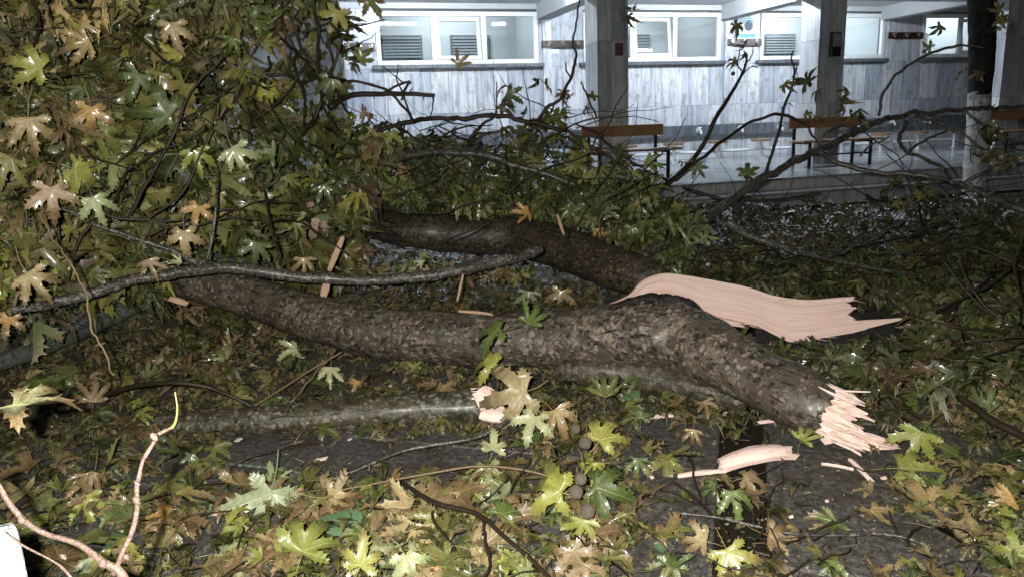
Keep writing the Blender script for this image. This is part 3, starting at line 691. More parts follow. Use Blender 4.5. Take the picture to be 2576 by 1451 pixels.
branch('branch', [(30,782,20,3.35),(130,762,26,3.4),(240,735,28,3.45),(330,706,28,3.55),(430,690,28,3.65),(555,674,30,3.8),(640,682,30,3.85),(750,694,28,3.9),(860,702,26,3.95),(960,704,26,4.0),(1060,694,28,4.0),(1140,684,30,4.05),(1210,668,30,4.1),(1300,648,28,4.2),(1360,628,24,4.3)], M['branch'],
       'long silvery wet branch lying across both thick limbs', side=([(555,674,22,3.8),(500,655,18,3.85),(400,622,15,3.8),(300,585,12,3.7),(180,535,9,3.6),(60,470,8,3.5)],), nside=12, wob=.009)
branch('branch', lie and [(-60,930,46,.10),(60,890,46,.09),(150,855,44,.09),(240,815,42,.10),(320,780,38,.14),(400,748,30,.2),(460,725,24,.25)], M['branch_green'], 'smooth grey-green branch sloping up from the edge into the leaf heap', mode=lie, nside=12, rough=.05)
D = 6.2
branch('branch', [(1610,648,28,4.9),(1700,600,26,5.2),(1790,545,24,5.5),(1870,480,22,5.8),(1960,425,20,6.0),(2060,378,18,6.2),(2160,330,17,6.5),(2220,303,14,6.6),(2300,288,12,6.8),(2420,276,11,7.0),(2520,272,10,7.2),(2640,268,9,7.4)], M['branch'],
       'long dark branch rising in front of the benches towards the standing tree', side=(
       [(2055,378,14,6.2),(2110,410,14,6.1),(2200,432,14,6.0),(2300,440,13,5.9),(2400,458,13,5.7),(2480,490,14,5.5),(2560,525,15,5.3),(2660,560,15,5.2)],
       [(2210,292,8,6.6),(2222,240,8,6.6),(2255,190,7,6.5),(2310,150,7,6.5),(2380,122,7,6.6),(2440,116,6,6.6),(2478,125,4,6.6)],
       [(2170,330,12,6.5),(2120,318,10,6.4),(2080,335,9,6.3),(2060,360,8,6.3)],
       [(2280,310,12,6.7),(2262,345,11,6.6),(2275,378,10,6.5),(2320,398,9,6.4),(2370,425,8,6.4),(2390,455,6,6.3)],
       [(2300,292,8,6.8),(2360,310,7,6.8),(2430,345,7,6.7),(2500,395,6,6.6),(2560,430,5,6.5)],
       [(2420,276,8,7.0),(2470,310,7,6.9),(2520,340,6,6.8),(2590,370,5,6.8)],
       [(2280,385,7,6.4),(2330,350,7,6.4),(2380,330,6,6.5)], [(2160,395,6,6.0),(2190,370,5,6.0),(2240,345,4,6.0)],
       [(2340,445,9,5.8),(2390,500,8,5.6),(2440,545,6,5.5)]), nside=10, wob=.028)
branch('branch', [(1600,490,12,6.6),(1690,455,13,6.7),(1760,380,12,6.8),(1800,300,11,6.8),(1840,235,9,6.9),(1868,185,7,6.9),(1880,140,5,6.9)], M['twig'],
       'bare upright shoot with a withered tuft, before the coat rack under the notice', side=(
       [(1700,455,9,6.7),(1770,395,10,6.7),(1850,330,9,6.8),(1920,296,8,6.8),(1975,292,8,6.8),(2020,310,7,6.8),(2050,345,6,6.7),(2062,390,4,6.7)],
       [(1868,190,4,6.9),(1890,168,3,6.9),(1905,172,3,6.9)],[(1866,180,4,6.9),(1855,158,3,6.9),(1862,120,3,6.9)],[(1872,165,4,6.9),(1892,140,3,6.9),(1898,118,2,6.9)],
       [(1690,458,8,6.7),(1650,440,7,6.6),(1600,415,7,6.5),(1540,370,6,6.5),(1490,330,6,6.4),(1445,312,4,6.4)],
       [(1720,470,9,6.6),(1800,500,9,6.5),(1880,505,8,6.5),(1980,500,7,6.5),(2060,485,5,6.5)]), nside=7, wob=.008)
branch('branch', [(1920,455,9,6.6),(1938,400,8,6.6),(1960,330,8,6.6),(1972,270,7,6.6),(1990,225,6,6.6),(1998,180,5,6.6),(1990,150,4,6.6),(1995,128,3,6.6)], M['twig'],
       'thin upright shoot standing between the two nearer benches', side=([(1996,195,4,6.6),(2004,170,3,6.6)],[(1966,275,3,6.6),(1985,265,3,6.6),(1994,272,2,6.6)],), nside=6, wob=.006)
branch('branch', [(930,345,11,5.6),(1010,310,12,5.7),(1100,300,12,5.8),(1175,298,12,5.8),(1245,290,12,5.8),(1310,302,11,5.8),(1370,318,11,5.8),(1430,335,9,5.8),(1500,375,9,5.8),(1580,430,9,5.8),(1660,475,8,5.8)], M['twig'],
       'arched dark branch above the leafy bough before the porch', side=(
       [(1340,310,10,5.8),(1370,280,10,5.8),(1410,245,9,5.8),(1436,190,9,5.8),(1447,140,7,5.8),(1444,95,6,5.8),(1452,50,5,5.8),(1458,-20,4,5.8)],
       [(1245,290,8,5.8),(1200,330,8,5.8),(1150,380,8,5.8),(1100,430,7,5.8)],
       [(1040,305,6,5.7),(1020,260,5,5.7),(1000,200,4,5.7),(1003,160,3,5.7)],
       [(1250,286,4,5.8),(1252,240,4,5.8),(1246,205,3,5.8)],[(1447,120,3,5.8),(1435,115,3,5.8)],
       [(1436,200,5,5.8),(1425,180,4,5.8),(1424,160,3,5.8)],
       [(1500,300,5,5.9),(1480,250,5,5.9),(1460,210,4,5.9)]), nside=8, wob=.024)
branch('branch', [(830,270,20,4.9),(880,240,14,5.0),(960,236,13,5.1),(1040,238,11,5.2),(1095,240,9,5.2)], M['twig'],
       'forked bare twig with cut stubs reaching out of the leaf heap towards the first window', side=(
       [(870,205,8,5.0),(940,215,8,5.0),(1000,252,8,5.1),(1040,310,7,5.1)],[(960,236,8,5.1),(1000,215,7,5.1),(1035,210,8,5.1)],[(1010,255,8,5.1),(1020,225,8,5.1),(1032,205,7,5.1)],
       [(1085,240,5,5.2),(1090,270,4,5.2),(1080,300,3,5.2)],[(1015,210,4,5.0),(990,190,3,5.0),(960,165,3,5.0)],[(830,230,5,4.9),(870,205,6,5.0)],
       [(1000,320,5,5.1),(1045,350,6,5.2),(1100,395,6,5.2)]), nside=7, wob=.006)
branch('branch', [(980,400,20,5.4),(1080,385,18,5.5),(1160,385,17,5.5),(1240,395,18,5.5),(1290,415,16,5.5),(1380,440,14,5.5),(1480,480,12,5.5)], M['branch'],
       'brown branch half sunk in the leafy bough before the porch', side=([(1180,400,9,5.5),(1220,340,9,5.6),(1270,325,7,5.6)],[(1120,390,8,5.5),(1160,420,8,5.5),(1250,450,7,5.4)]), nside=8, wob=.008)
branch('branch', [(1830,560,22,4.7),(1900,600,20,4.7),(1980,625,18,4.7),(2080,650,15,4.8),(2180,672,12,4.8),(2300,690,10,4.9)], M['branch'], 'dark wet branch lying on the litter above the pink splinter', side=([(2080,650,8,4.8),(2200,600,8,5.0),(2290,545,7,5.2)],), nside=8, wob=.01)
branch('branch', [(2070,1020,14,3.3),(2200,930,14,3.5),(2300,850,12,3.75),(2400,770,10,4.1),(2500,690,8,4.5)], M['twig'], 'dark thin branch slanting over the litter past the torn end', nside=7, wob=.01)
branch('branch', [(2420,1000,18,2.9),(2500,1060,20,2.75),(2600,1110,22,2.6)], M['twig'], 'dark stick at the edge of the paving beside the dark litter', nside=7, wob=.008)
gtw = 'thin twigs on the wet paving'
branch('twig', [(830,1210,9,.03),(900,1180,9,.05),(1000,1138,9,.07),(1080,1120,9,.08),(1200,1098,12,.09),(1300,1045,14,.12)], M['branch'], 'dark wet twig rising to the torn end of the fallen log', 'twig', ([(935,1165,8,.05),(920,1200,7,.02),(925,1260,6,.02),(950,1340,6,.02)],), 7, gtw, lie)
branch('twig', [(480,1160,9,.02),(600,1168,10,.02),(700,1180,11,.02),(790,1195,9,.02)], M['branch_green'], 'short grey-green twig flat on the paving under the fallen log', 'twig', (), 7, gtw, lie)
branch('twig', [(1010,1210,10,.06),(1090,1262,14,.08),(1200,1292,13,.09),(1270,1350,12,.09),(1340,1410,11,.08),(1400,1470,11,.08)], M['twig'], 'brown forked twig lying over the bright leaves at the front', 'twig', ([(1075,1262,9,.08),(1100,1320,8,.07),(1150,1385,7,.06)],[(1210,1300,9,.09),(1225,1380,8,.08),(1215,1460,8,.08)],), 7, gtw, lie)
branch('twig', [(840,1235,6,.05),(960,1212,6,.07),(1080,1190,7,.09),(1200,1172,7,.10),(1310,1180,7,.10),(1410,1205,6,.08)], M['twig_tan'], 'pale straight leaf stalk lying across the leaves before the log', 'twig', (), 6, gtw, lie)
branch('twig', [(1690,1288,7,.03),(1800,1300,8,.03),(1900,1322,8,.03),(2000,1342,9,.03),(2120,1345,9,.03),(2220,1342,8,.03),(2310,1362,7,.03),(2400,1410,7,.03),(2470,1460,7,.03)], M['branch'], 'long thin wet twig lying along the bare paving', 'twig', (), 6, gtw, lie)
branch('twig', [(255,998,13,.10),(330,972,13,.18),(420,962,12,.22),(510,970,11,.20),(580,995,10,.13),(645,1028,9,.06)], M['twig'], 'arched dark twig standing over the litter before the fallen log', 'twig', (), 7, gtw, lie)
branch('twig', [(640,1020,6,.06),(720,970,6,.1),(790,925,6,.14),(860,885,5,.2)], M['twig_tan'], 'thin pale twig leaning against the thick limb', 'twig', ([(730,1005,5,.07),(800,930,5,.15),(850,880,4,.2)],), 6, gtw, lie)
branch('twig', [(108,540,4,2.5),(150,620,4.5,2.45),(205,730,5,2.4),(240,850,5,2.4),(270,910,5,2.4),(295,945,4,2.4)], M['twig_tan'], 'long tan leaf stalk hanging before the branch at the side of the heap', 'twig', (), 6, wob=.02)
branch('twig', [(1700,1215,7,.02),(1760,1262,8,.02),(1830,1340,7,.02)], M['twig'], 'short dark twig in the paving gap', 'twig', ([(1760,1262,6,.02),(1740,1180,7,.02),(1725,1130,6,.02)],), 6, gtw, lie)
branch('twig', [(700,640,6,3.6),(680,560,6,3.7),(665,480,6,3.8)], M['twig'], 'upright dark twig in the heap above the silvery branch', 'twig', (), 6)
branch('twig', [(520,655,7,3.5),(535,590,7,3.5),(545,500,7,3.5),(548,430,6,3.6)], M['branch'], 'upright grey twig rising from the fork of the silvery branch', 'twig', (), 6)
# near twigs close to the lens
nr = branch('near_twig', [(-40,1150,11.5,1.160),(0,1225,12.1,1.160),(52,1305,13.8,1.160),(120,1345,13.8,1.160),(200,1380,14.4,1.160),(250,1412,17.3,1.160),(300,1440,19.6,1.160),(330,1500,19.6,1.160)], M['twig_pink'], 'bright knobbly pinkish twig forking close to the lens in the bottom corner', 'twig', nside=10, wob=.007)
kid(tube('side_shoot', at([(285,1450,12.6,1.160),(315,1385,12.6,1.160),(335,1310,12.6,1.160),(344,1255,12.6,1.160),(348,1200,11.5,1.175),(360,1150,9.8,1.189),(388,1098,12.6,1.204)]), M['twig_pink'], None, nside=9, sub=5, rough=.16, freq=60, wob=.007), nr)
kid(tube('side_shoot', at([(388,1098,10.4,1.204),(410,1085,9.2,1.204),(432,1075,8.6,1.204)]), M['twig_pink'], None, nside=8, sub=4, rough=.25, freq=70), nr)
kid(tube('leaf_stalk', at([(432,1076,9.2,1.204),(442,1058,6.9,1.204),(446,1025,4.6,1.204),(440,985,3.4,1.204)]), M['petiole'], None, nside=7, sub=5, rough=.05), nr)
for (x, y, s) in ((345,1258,30),(388,1098,30),(258,1415,34),(56,1305,28),(345,1215,18),(240,1395,26),(160,1400,20),(318,1400,22)):
    kid(tube('bud', at([(x-8,y-s*.3,s*.3,1.153),(x,y,s*.62,1.153),(x+6,y+s*.35,s*.28,1.153)]), M['twig_pink'], None, nside=9, sub=4, rough=.35, freq=90, seed=x), nr)
branch('near_twig', [(10,1335,4.0,1.131),(60,1372,5.2,1.131),(130,1408,5.2,1.131),(165,1435,6.9,1.131),(200,1480,6.3,1.131)], M['twig_pink'], 'thin orange-brown twig close to the lens beside the white post', 'twig', nside=8)
pst = empty('white_post', G(-10, 1700), 0, 'overexposed white painted post edge in the bottom corner', 'post')
c0 = P(-34, 1400, 1.18)
kid(tube('post', [(Vector((c0.x,c0.y,0)),.048),(Vector((c0.x,c0.y,c0.z-.02)),.046),(Vector((c0.x,c0.y,c0.z+.015)),.042),(Vector((c0.x,c0.y,c0.z+.04)),.026),(Vector((c0.x,c0.y,c0.z+.048)),.006)], M['white_post'], None, nside=20, sub=5, rough=.12, freq=30), pst)

# --- the standing tree, whitewashed at the foot
tb0 = G(2452, 512, 0); dT = proj(tb0)[2]
tree = empty('standing_tree', tb0, 0, 'standing tree with a black trunk and whitewashed foot beside the porch column', 'tree')
pts = at([(2445,540,66,dT),(2452,480,58,dT),(2456,400,56,dT),(2462,320,54,dT),(2464,235,52,dT)])
kid(tube('painted_foot', pts, M['limewash'], None, nside=18, sub=5, rough=.10, freq=5, seed=61), tree)
pts = at([(2464,245,50,dT),(2468,180,56,dT),(2472,90,60,dT),(2474,0,62,dT),(2478,-90,60,dT),(2480,-300,56,dT)])
kid(tube('trunk', pts, M['dark_trunk'], None, nside=18, sub=5, rough=.22, freq=7, seed=62), tree)
for k in range(3):
    a_ = 2.1*k; top = pts[-1][0]
    kid(tube('crown_limb', [(top-Vector((0,0,.3)),.12),(top+Vector((.7*math.cos(a_),.7*math.sin(a_),.9)),.07),(top+Vector((1.5*math.cos(a_),1.5*math.sin(a_),1.9)),.03)], M['dark_trunk'], None, nside=8, sub=4), tree)

# ------------------------------------------------------------------ leaves
def leaf_mesh(name, seed, hi=True):
    rr = random.Random(seed)
    lobes = [(106+rr.uniform(-6,6),rr.uniform(.46,.64),.128),(53+rr.uniform(-6,6),rr.uniform(.84,1.0),.150),(rr.uniform(-5,5),1.05,.162),(-53+rr.uniform(-6,6),rr.uniform(.84,1.0),.150),(-106+rr.uniform(-6,6),rr.uniform(.46,.64),.128)]
    # (t along the lobe, half width, forward shift): two coarse teeth on each side, then a drawn-out tip
    if hi: prof = [(.42,.88,0),(.50,.93,0),(.56,1.34,.055),(.595,.84,.0),(.68,.86,0),(.735,1.16,.06),(.765,.62,0),(.84,.50,0),(.885,.62,.045),(.905,.30,0)]
    else: prof = [(.42,.88,0),(.55,1.30,.05),(.60,.82,0),(.73,1.05,.05),(.78,.55,0)]
    V = [(0,0)]; F = []
    sin_r = [rr.uniform(.22,.30), rr.uniform(.25,.36), rr.uniform(.25,.36), rr.uniform(.22,.30)]
    def pol(a, r): return (r*math.sin(R(a)), r*math.cos(R(a)))
    sinus = []
    bounds = [130] + [(lobes[i][0]+lobes[i+1][0])/2 for i in range(4)] + [-130]
    rads = [.20] + sin_r + [.20]
    for a, r_ in zip(bounds, rads): sinus.append(len(V)); V.append(pol(a, r_))
    V.append((0,-.05)); notch = len(V)-1
    for i, (a, Ln, wd) in enumerate(lobes):
        ax = Vector((math.sin(R(a)), math.cos(R(a)))); sd_ = Vector((ax.y, -ax.x)); bendl = rr.uniform(-.10,.10)
        axis = []; Lc = []; Rc = []
        for (t_, ww, sh) in prof:
            p = ax*(Ln*t_) + sd_*bendl*t_*t_; axis.append(len(V)); V.append(tuple(p))
            q = p + sd_*ww*wd*rr.uniform(.84,1.16) + ax*sh*Ln*rr.uniform(.6,1.4); Rc.append(len(V)); V.append(tuple(q))
            q = p - sd_*ww*wd*rr.uniform(.84,1.16) + ax*sh*Ln*rr.uniform(.6,1.4); Lc.append(len(V)); V.append(tuple(q))
        axis.append(len(V)); V.append(tuple(ax*Ln + sd_*bendl))
        sR, sL = (sinus[i], sinus[i+1])
        F += [(0, sR, axis[0]), (0, axis[0], sL), (sR, Rc[0], axis[0]), (sL, axis[0], Lc[0])]
        for k in range(len(Rc)-1):
            F += [(axis[k], Rc[k], Rc[k+1], axis[k+1]), (axis[k], axis[k+1], Lc[k+1], Lc[k])]
        F += [(axis[len(Rc)-1], Rc[-1], axis[-1]), (axis[len(Lc)-1], axis[-1], Lc[-1])]
    F += [(0, notch, sinus[0]), (0, sinus[-1], notch)]
    # shape in space: pleat at the veins, droop of the lobes, a general fold
    fold = rr.uniform(.05,.8); droop = rr.choice((rr.uniform(-.10,.4), rr.uniform(.4,.95))); pl = rr.uniform(.2,.65); tw = rr.uniform(-.4,.4); curl = rr.uniform(0,.8); ph = rr.uniform(0,6)
    dl = [droop+rr.uniform(-.3,.5) for _ in range(5)]
    out = []; sweep = rr.choice((1.0, rr.uniform(.78,1.0), rr.uniform(.50,.8))); lean = rr.uniform(-.25,.25)
    for (x, y) in V:
        r_ = math.hypot(x, y); an = math.degrees(math.atan2(x, y))
        j = min(range(5), key=lambda q: abs(lobes[q][0]-an)); da = math.sin(R(an-lobes[j][0]))*r_
        z = pl*abs(da)*1.0 - dl[j]*r_*r_ + fold*abs(x)*.5 + tw*x*y - curl*max(0, r_-.6)**2*1.6 + .05*math.sin(5*x+ph)*math.cos(4*y+ph*2)
        k_ = 1/(1+.35*abs(dl[j])*r_)
        a2 = R(an*sweep)+lean*r_; z += (1-sweep)*.9*abs(da) + (1-sweep)*.55*r_*abs(math.sin(R(an)))
        out.append((r_*math.sin(a2)*k_, r_*math.cos(a2)*k_, z))
    lam = [(x, y, 0) for x, y in V]
    # petiole
    pet = rr.uniform(.35,.75); b0 = len(out); cs = rr.uniform(-.2,.2)
    for k in range(3):
        s = k/2; c = (cs*s*s, -.05-pet*s, -.04-.10*s*s)
        for a in (0, 2.1, 4.2): out.append((c[0]+.012*math.cos(a), c[1], c[2]+.012*math.sin(a))); lam.append((0, -.02, 0))
    for k in range(2):
        for a in range(3): F.append((b0+k*3+a, b0+k*3+(a+1)%3, b0+(k+1)*3+(a+1)%3, b0+(k+1)*3+a))
    return out, F, lam
NV = 26
HI = []
for k in range(NV):
    v, f, lam = leaf_mesh('leaf', 100+k, True); me = bpy.data.meshes.new('leaf'); me.from_pydata(v, [], f); me.update()
    me.polygons.foreach_set('use_smooth', [True]*len(me.polygons)); me.materials.append(M['leaf'])
    a = me.attributes.new('lamina', 'FLOAT_VECTOR', 'POINT'); a.data.foreach_set('vector', [c for p in lam for c in p]); HI.append(me)
LO = []
for k in range(NV):
    v, f, lam = leaf_mesh('leaf', 300+k, False)
    tri = []
    for q in f: tri += [(q[0], q[i], q[i+1]) for i in range(1, len(q)-1)]
    LO.append((np.array(v, np.float32), np.array(tri, np.int32), np.array(lam, np.float32)))
GREEN = [(.090,.125,.030),(.075,.108,.032),(.115,.150,.040),(.095,.12,.046),(.068,.095,.026)]
YELLOW = [(.26,.262,.058),(.22,.232,.056),(.29,.275,.070),(.195,.21,.052)]
TAN = [(.34,.255,.125),(.30,.215,.100),(.37,.285,.150),(.32,.245,.135)]
BROWN = [(.17,.110,.055),(.21,.135,.070),(.145,.090,.046)]
PALE = [(.31,.34,.18),(.27,.31,.18),(.36,.37,.20)]
ORANGE = [(.38,.215,.06),(.42,.25,.085)]
PINK = [(.38,.265,.19),(.41,.29,.21)]
OLIVE = [(.130,.135,.040),(.160,.158,.050),(.110,.115,.036),(.185,.175,.062)]
CC = dict(g=GREEN, y=YELLOW, t=TAN, b=BROWN, p=PALE, o=ORANGE, k=PINK, v=OLIVE)
KT = [1.0]
def leaf_matrix(pos, tip, nrm, s):
    z = nrm.normalized(); y = (tip - z*tip.dot(z)).normalized(); x = y.cross(z)
    m = Matrix((x, y, z)).transposed().to_4x4(); return Matrix.Translation(pos) @ m @ Matrix.Diagonal((s, s, s, 1))
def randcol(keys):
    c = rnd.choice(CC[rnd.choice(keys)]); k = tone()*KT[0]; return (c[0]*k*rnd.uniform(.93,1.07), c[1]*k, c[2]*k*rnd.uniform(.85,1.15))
def leaf_obj(name, mtx, col, amt, parent=None, var=None):
    o = bpy.data.objects.new(name, HI[rnd.randrange(NV) if var is None else var % NV]); COL.objects.link(o)
    o.color = (*col, amt)
    if parent: o.parent = parent; o.matrix_parent_inverse = Matrix.Translation(-Vector(parent.location))
    o.matrix_basis = mtx
    return o
def leaf_mass(name, items, parent=None):
    """items of (matrix, colour, browning) joined to one mesh"""
    Vs, Fs, Ls, Cs, Ss = [], [], [], [], []; n = 0
    for (m, c, a) in items:
        v, f, lam = LO[rnd.randrange(NV)]; mm = np.array(m, np.float32)
        Vs.append(v @ mm[:3,:3].T + mm[:3,3]); Fs.append(f+n); Ls.append(lam); Cs.append(np.tile(np.array([*c, a], np.float32), (len(v),1))); Ss.append(np.full(len(v), rnd.random(), np.float32)); n += len(v)
    V = np.concatenate(Vs); F = np.concatenate(Fs)
    me = bpy.data.meshes.new(name); me.vertices.add(len(V)); me.vertices.foreach_set('co', V.ravel())
    me.loops.add(len(F)*3); me.loops.foreach_set('vertex_index', F.ravel()); me.polygons.add(len(F))
    me.polygons.foreach_set('loop_start', np.arange(0, len(F)*3, 3, dtype=np.int32)); me.polygons.foreach_set('use_smooth', np.ones(len(F), bool)); me.update(calc_edges=True); me.validate()
    a = me.attributes.new('lamina', 'FLOAT_VECTOR', 'POINT'); a.data.foreach_set('vector', np.concatenate(Ls).ravel())
    a = me.attributes.new('tint', 'FLOAT_COLOR', 'POINT'); a.data.foreach_set('color', np.concatenate(Cs).ravel())
    a = me.attributes.new('seed', 'FLOAT', 'POINT'); a.data.foreach_set('value', np.concatenate(Ss))
    me.materials.append(M['leaf_mass']); o = bpy.data.objects.new(name, me); COL.objects.link(o); tag(o, kind='stuff')
    if parent: kid(o, parent)
    return o
def rv(): return Vector((rnd.gauss(0,1), rnd.gauss(0,1), rnd.gauss(0,1))).normalized()
TOCAM = lambda p: (C_O-p).normalized()
def interp(tab, x):
    if x <= tab[0][0]: return tab[0][1]
    for (a, ya), (b_, yb) in zip(tab, tab[1:]):
        if x <= b_: return ya+(yb-ya)*(x-a)/(b_-a)
    return tab[-1][1]
def hang(p, s, face=.55, up=.35):
    n = (TOCAM(p)*face + Vector((0,0,1))*up + rv()*.95); tip = Vector((0,0,-.7)) + rv()*.8; return leaf_matrix(p, tip, n, s)
CL = [0, None, None, None, None]
def cluster(p, s, keys, amt):
    """leaves of one twig end hang together: same drift, same state"""
    n = (TOCAM(p)*.5 + Vector((0,0,.35)) + rv()*.8).normalized(); tip = (Vector((0,0,-.8)) + rv()*.7).normalized(); out = []; base = randcol(keys); key_t = rnd.uniform(.85,1.15)
    for k in range(rnd.randrange(3, 8)):
        q = p + rv()*s*rnd.uniform(.4,1.1) + tip*s*rnd.uniform(0,.5); c = base if rnd.random() < .6 else randcol(keys); j = rnd.uniform(.8,1.2)*key_t
        out.append((leaf_matrix(q, tip + rv()*.55, n + rv()*.55, s*rnd.uniform(.7,1.15)), tuple(v*j for v in c), min(.9, max(0, amt+rnd.uniform(-.15,.2)))))
    return out
def flat(p, s, tilt=.35):
    n = Vector((0,0,1)) + rv()*tilt; a = rnd.uniform(0, 6.28); return leaf_matrix(p, Vector((math.cos(a), math.sin(a), 0)), n, s)

KEEP = []
for pth, x0 in ((near, 470), (far, 950), (fl_, 0)):
    for p_, r_ in smooth_path(pth, 4):
        x_, y_, d_ = proj(p_)
        if x_ > x0: KEEP.append((x_, y_, r_*FPX/d_, d_+r_))
def hides(p, s):      # would a leaf here lie in front of a limb that the photograph shows bare?
    x, y, d = proj(p); e = s*FPX/d*.55
    for (a, b_, w_, dd) in KEEP:
        if abs(x-a) < 45 and abs(y-b_) < w_*.9+e and d < dd: return True
    return False
SPT = [(1530,768),(1615,700),(1665,684),(1800,702),(1950,740),(2060,752),(2150,742),(2310,815)]; SPB = [(1530,775),(1660,745),(1720,755),(1840,812),(1900,822),(1995,866),(2140,846),(2310,828)]
def over_splinter(p, m=6):
    x, y, d = proj(p)
    return 1530 < x < 2310 and interp(SPT, x)-m < y < interp(SPB, x)+m and d < dS_+.12
def tone():           # soaked old leaves are much darker than fresh ones
    return rnd.uniform(.30,.65) if rnd.random() < .45 else rnd.uniform(.8,1.4)
# heaps of foliage: (root, leaves)
def bough(name, label, items, front, twigs, mat='twig'):
    """the nearest leaves are parts of their own, the rest is one mass"""
    base = items[0][0].translation.copy(); base.z = 0
    root = empty(name, base, 0, label, 'branch')
    items = sorted(items, key=lambda q: (q[0].translation-C_O).length - q[0].to_scale().x*4)
    for m, c, a in items[:front]: leaf_obj('leaf', m, c, a, root)
    if items[front:]: leaf_mass('foliage', items[front:], root)
    for k, pts in enumerate(twigs):
        kid(tube('twig', pts, M[mat], None, nside=5, sub=3, rough=.2, freq=15, seed=k, wob=.012, cap=False), root)
    return root
def rtwig(p, d, ln, r):
    pts = [(p, r)]; d = d.normalized()
    for k in range(4): d = (d+rv()*.35).normalized(); p = p + d*ln/4; pts.append((p.copy(), max(.0015, r*(1-.2*k))))
    return pts

# left heap
RIGHT_EDGE = [(-80,872),(60,862),(140,850),(230,800),(280,840),(330,900),(420,960),(520,900),(640,900),(760,760)]
DF = [(-150,3.0),(0,3.15),(300,3.5),(600,3.95),(800,4.5),(1000,5.0)]
items = []; tw_ = []
n = 0
while n < 2500:
    x = rnd.uniform(-160, 960); y = rnd.uniform(-110, 720)
    e = interp(RIGHT_EDGE, y) + rnd.gauss(0, 16)
    if x > e: continue
    # thinner where the pale wall shows through
    thin = 0
    for (cx, cy, rx, ry) in ((590,290,55,45),(720,235,70,60),(1010,330,60,30),(745,60,80,70),(160,30,120,40),(650,380,60,30),(20,60,40,50)):
        if ((x-cx)/rx)**2+((y-cy)/ry)**2 < 1: thin = 1
    if thin and rnd.random() < .88: continue
    if x > 640 and y < 200 and rnd.random() < .25: continue
    d = interp(DF, x) + abs(rnd.gauss(0,1))*.8 + (.9*rnd.random() if n % 3 == 0 else 0)
    if y > 420: d += (y-420)/300*.35
    p = P(x, y, d)
    if p.z < .1: continue
    s = rnd.uniform(.13,.215)
    if hides(p, s): continue
    green = 'vvvggvvy' if x > 300 else 'vvgvtvyv'
    if rnd.random() < .10: green = 'ttyky'
    cl_ = [it for it in cluster(p, s, green, rnd.uniform(.0,.38) if rnd.random() < .8 else rnd.uniform(.35,.65)) if not hides(it[0].translation, s)]
    items += cl_; n += len(cl_)
for k in range(120):
    x = rnd.uniform(-100, 860); y = rnd.uniform(-80, 680)
    if x > interp(RIGHT_EDGE, y): continue
    p = P(x, y, interp(DF, x)+rnd.uniform(-.1,1.2)); tw_.append(rtwig(p, Vector((rnd.uniform(-1,1), rnd.uniform(-.3,.3), rnd.uniform(-.4,1))), rnd.uniform(.3,.9), rnd.uniform(.003,.009)))
for (a, b_, c) in (((560,-20),(600,130),(640,330)),((700,-20),(735,120),(760,300)),((790,-20),(815,140),(830,320)),((840,60),(842,150),(858,290)),((660,-30),(700,90),(790,190)),((620,360),(640,250),(690,140)),((860,240),(800,180),(740,40)),((0,440),(130,330),(260,260)),((280,-20),(300,160),(310,330)),((770,330),(800,250),(850,110)),((600,230),(700,190),(850,215))):
    tw_.append([(p_+rv()*.04, r_) for p_, r_ in smooth_path(at([(*a, 8, 4.4),(*b_, 9, 4.5),(*c, 7, 4.3)]), 3)])
bough('leaf_heap', 'towering heap of wet olive and brown plane leaves on broken twigs beside the porch corner', items, 290, tw_)
# bough before the porch
TOPM = [(820,310),(900,322),(960,305),(1040,335),(1100,318),(1180,360),(1260,372),(1310,310),(1345,265),(1400,265),(1430,330),(1500,375),(1560,385),(1620,418),(1700,480),(1760,545)]
BOTM = [(820,560),(1000,560),(1300,590),(1450,640),(1600,700),(1760,720)]
items = []; tw_ = []; n = 0
while n < 1650:
    x = rnd.uniform(820, 1720); t0, t1 = interp(TOPM, x)+abs(rnd.gauss(0,12)), interp(BOTM, x); 
    y = t0 + (t1-t0)*rnd.random()**1.0
    if y < t0+35 and rnd.random() < .45: continue
    d = 4.9 + (1-(y-300)/350)*1.2 + rnd.uniform(-.2,.9)
    p = P(x, y, d)
    if p.z < .06: p.z = .06+rnd.random()*.1
    s = rnd.uniform(.10,.17); n += 1
    if hides(p, s): continue
    cl_ = [it for it in cluster(p, s, 'ggvvvvgg', rnd.uniform(.0,.35)) if not hides(it[0].translation, s)]
    items += cl_; n += len(cl_)-1
for k in range(130):
    x = rnd.uniform(830, 1680); y = interp(TOPM, x)+rnd.uniform(-25, 190); tw_.append(rtwig(P(x, y, rnd.uniform(5.0,6.4)), Vector((rnd.uniform(-1,1), rnd.uniform(-.2,.2), rnd.uniform(-.4,.5))), rnd.uniform(.3,.8), rnd.uniform(.003,.008)))
for k in range(420):
    x = rnd.uniform(700, 1560); y = rnd.uniform(560, 705 if x < 1350 else 640); d = rnd.uniform(4.45,5.6) + (.5 if x < 900 else 0); p = P(x, y, d)
    if p.z < .03: p.z = .03
    if x < 1700 and proj(p)[2] < 4.9 and interp([(700,500),(880,545),(1300,590),(1560,680)], x)-40 > y: continue
    s = rnd.uniform(.06,.11)
    if hides(p, s): continue
    items.append((hang(p, s), randcol('vvvgbbt'), rnd.uniform(.1,.7)))
bough('leafy_bough', 'low leafy green bough lying before the porch steps, behind the second limb', items, 260, tw_)
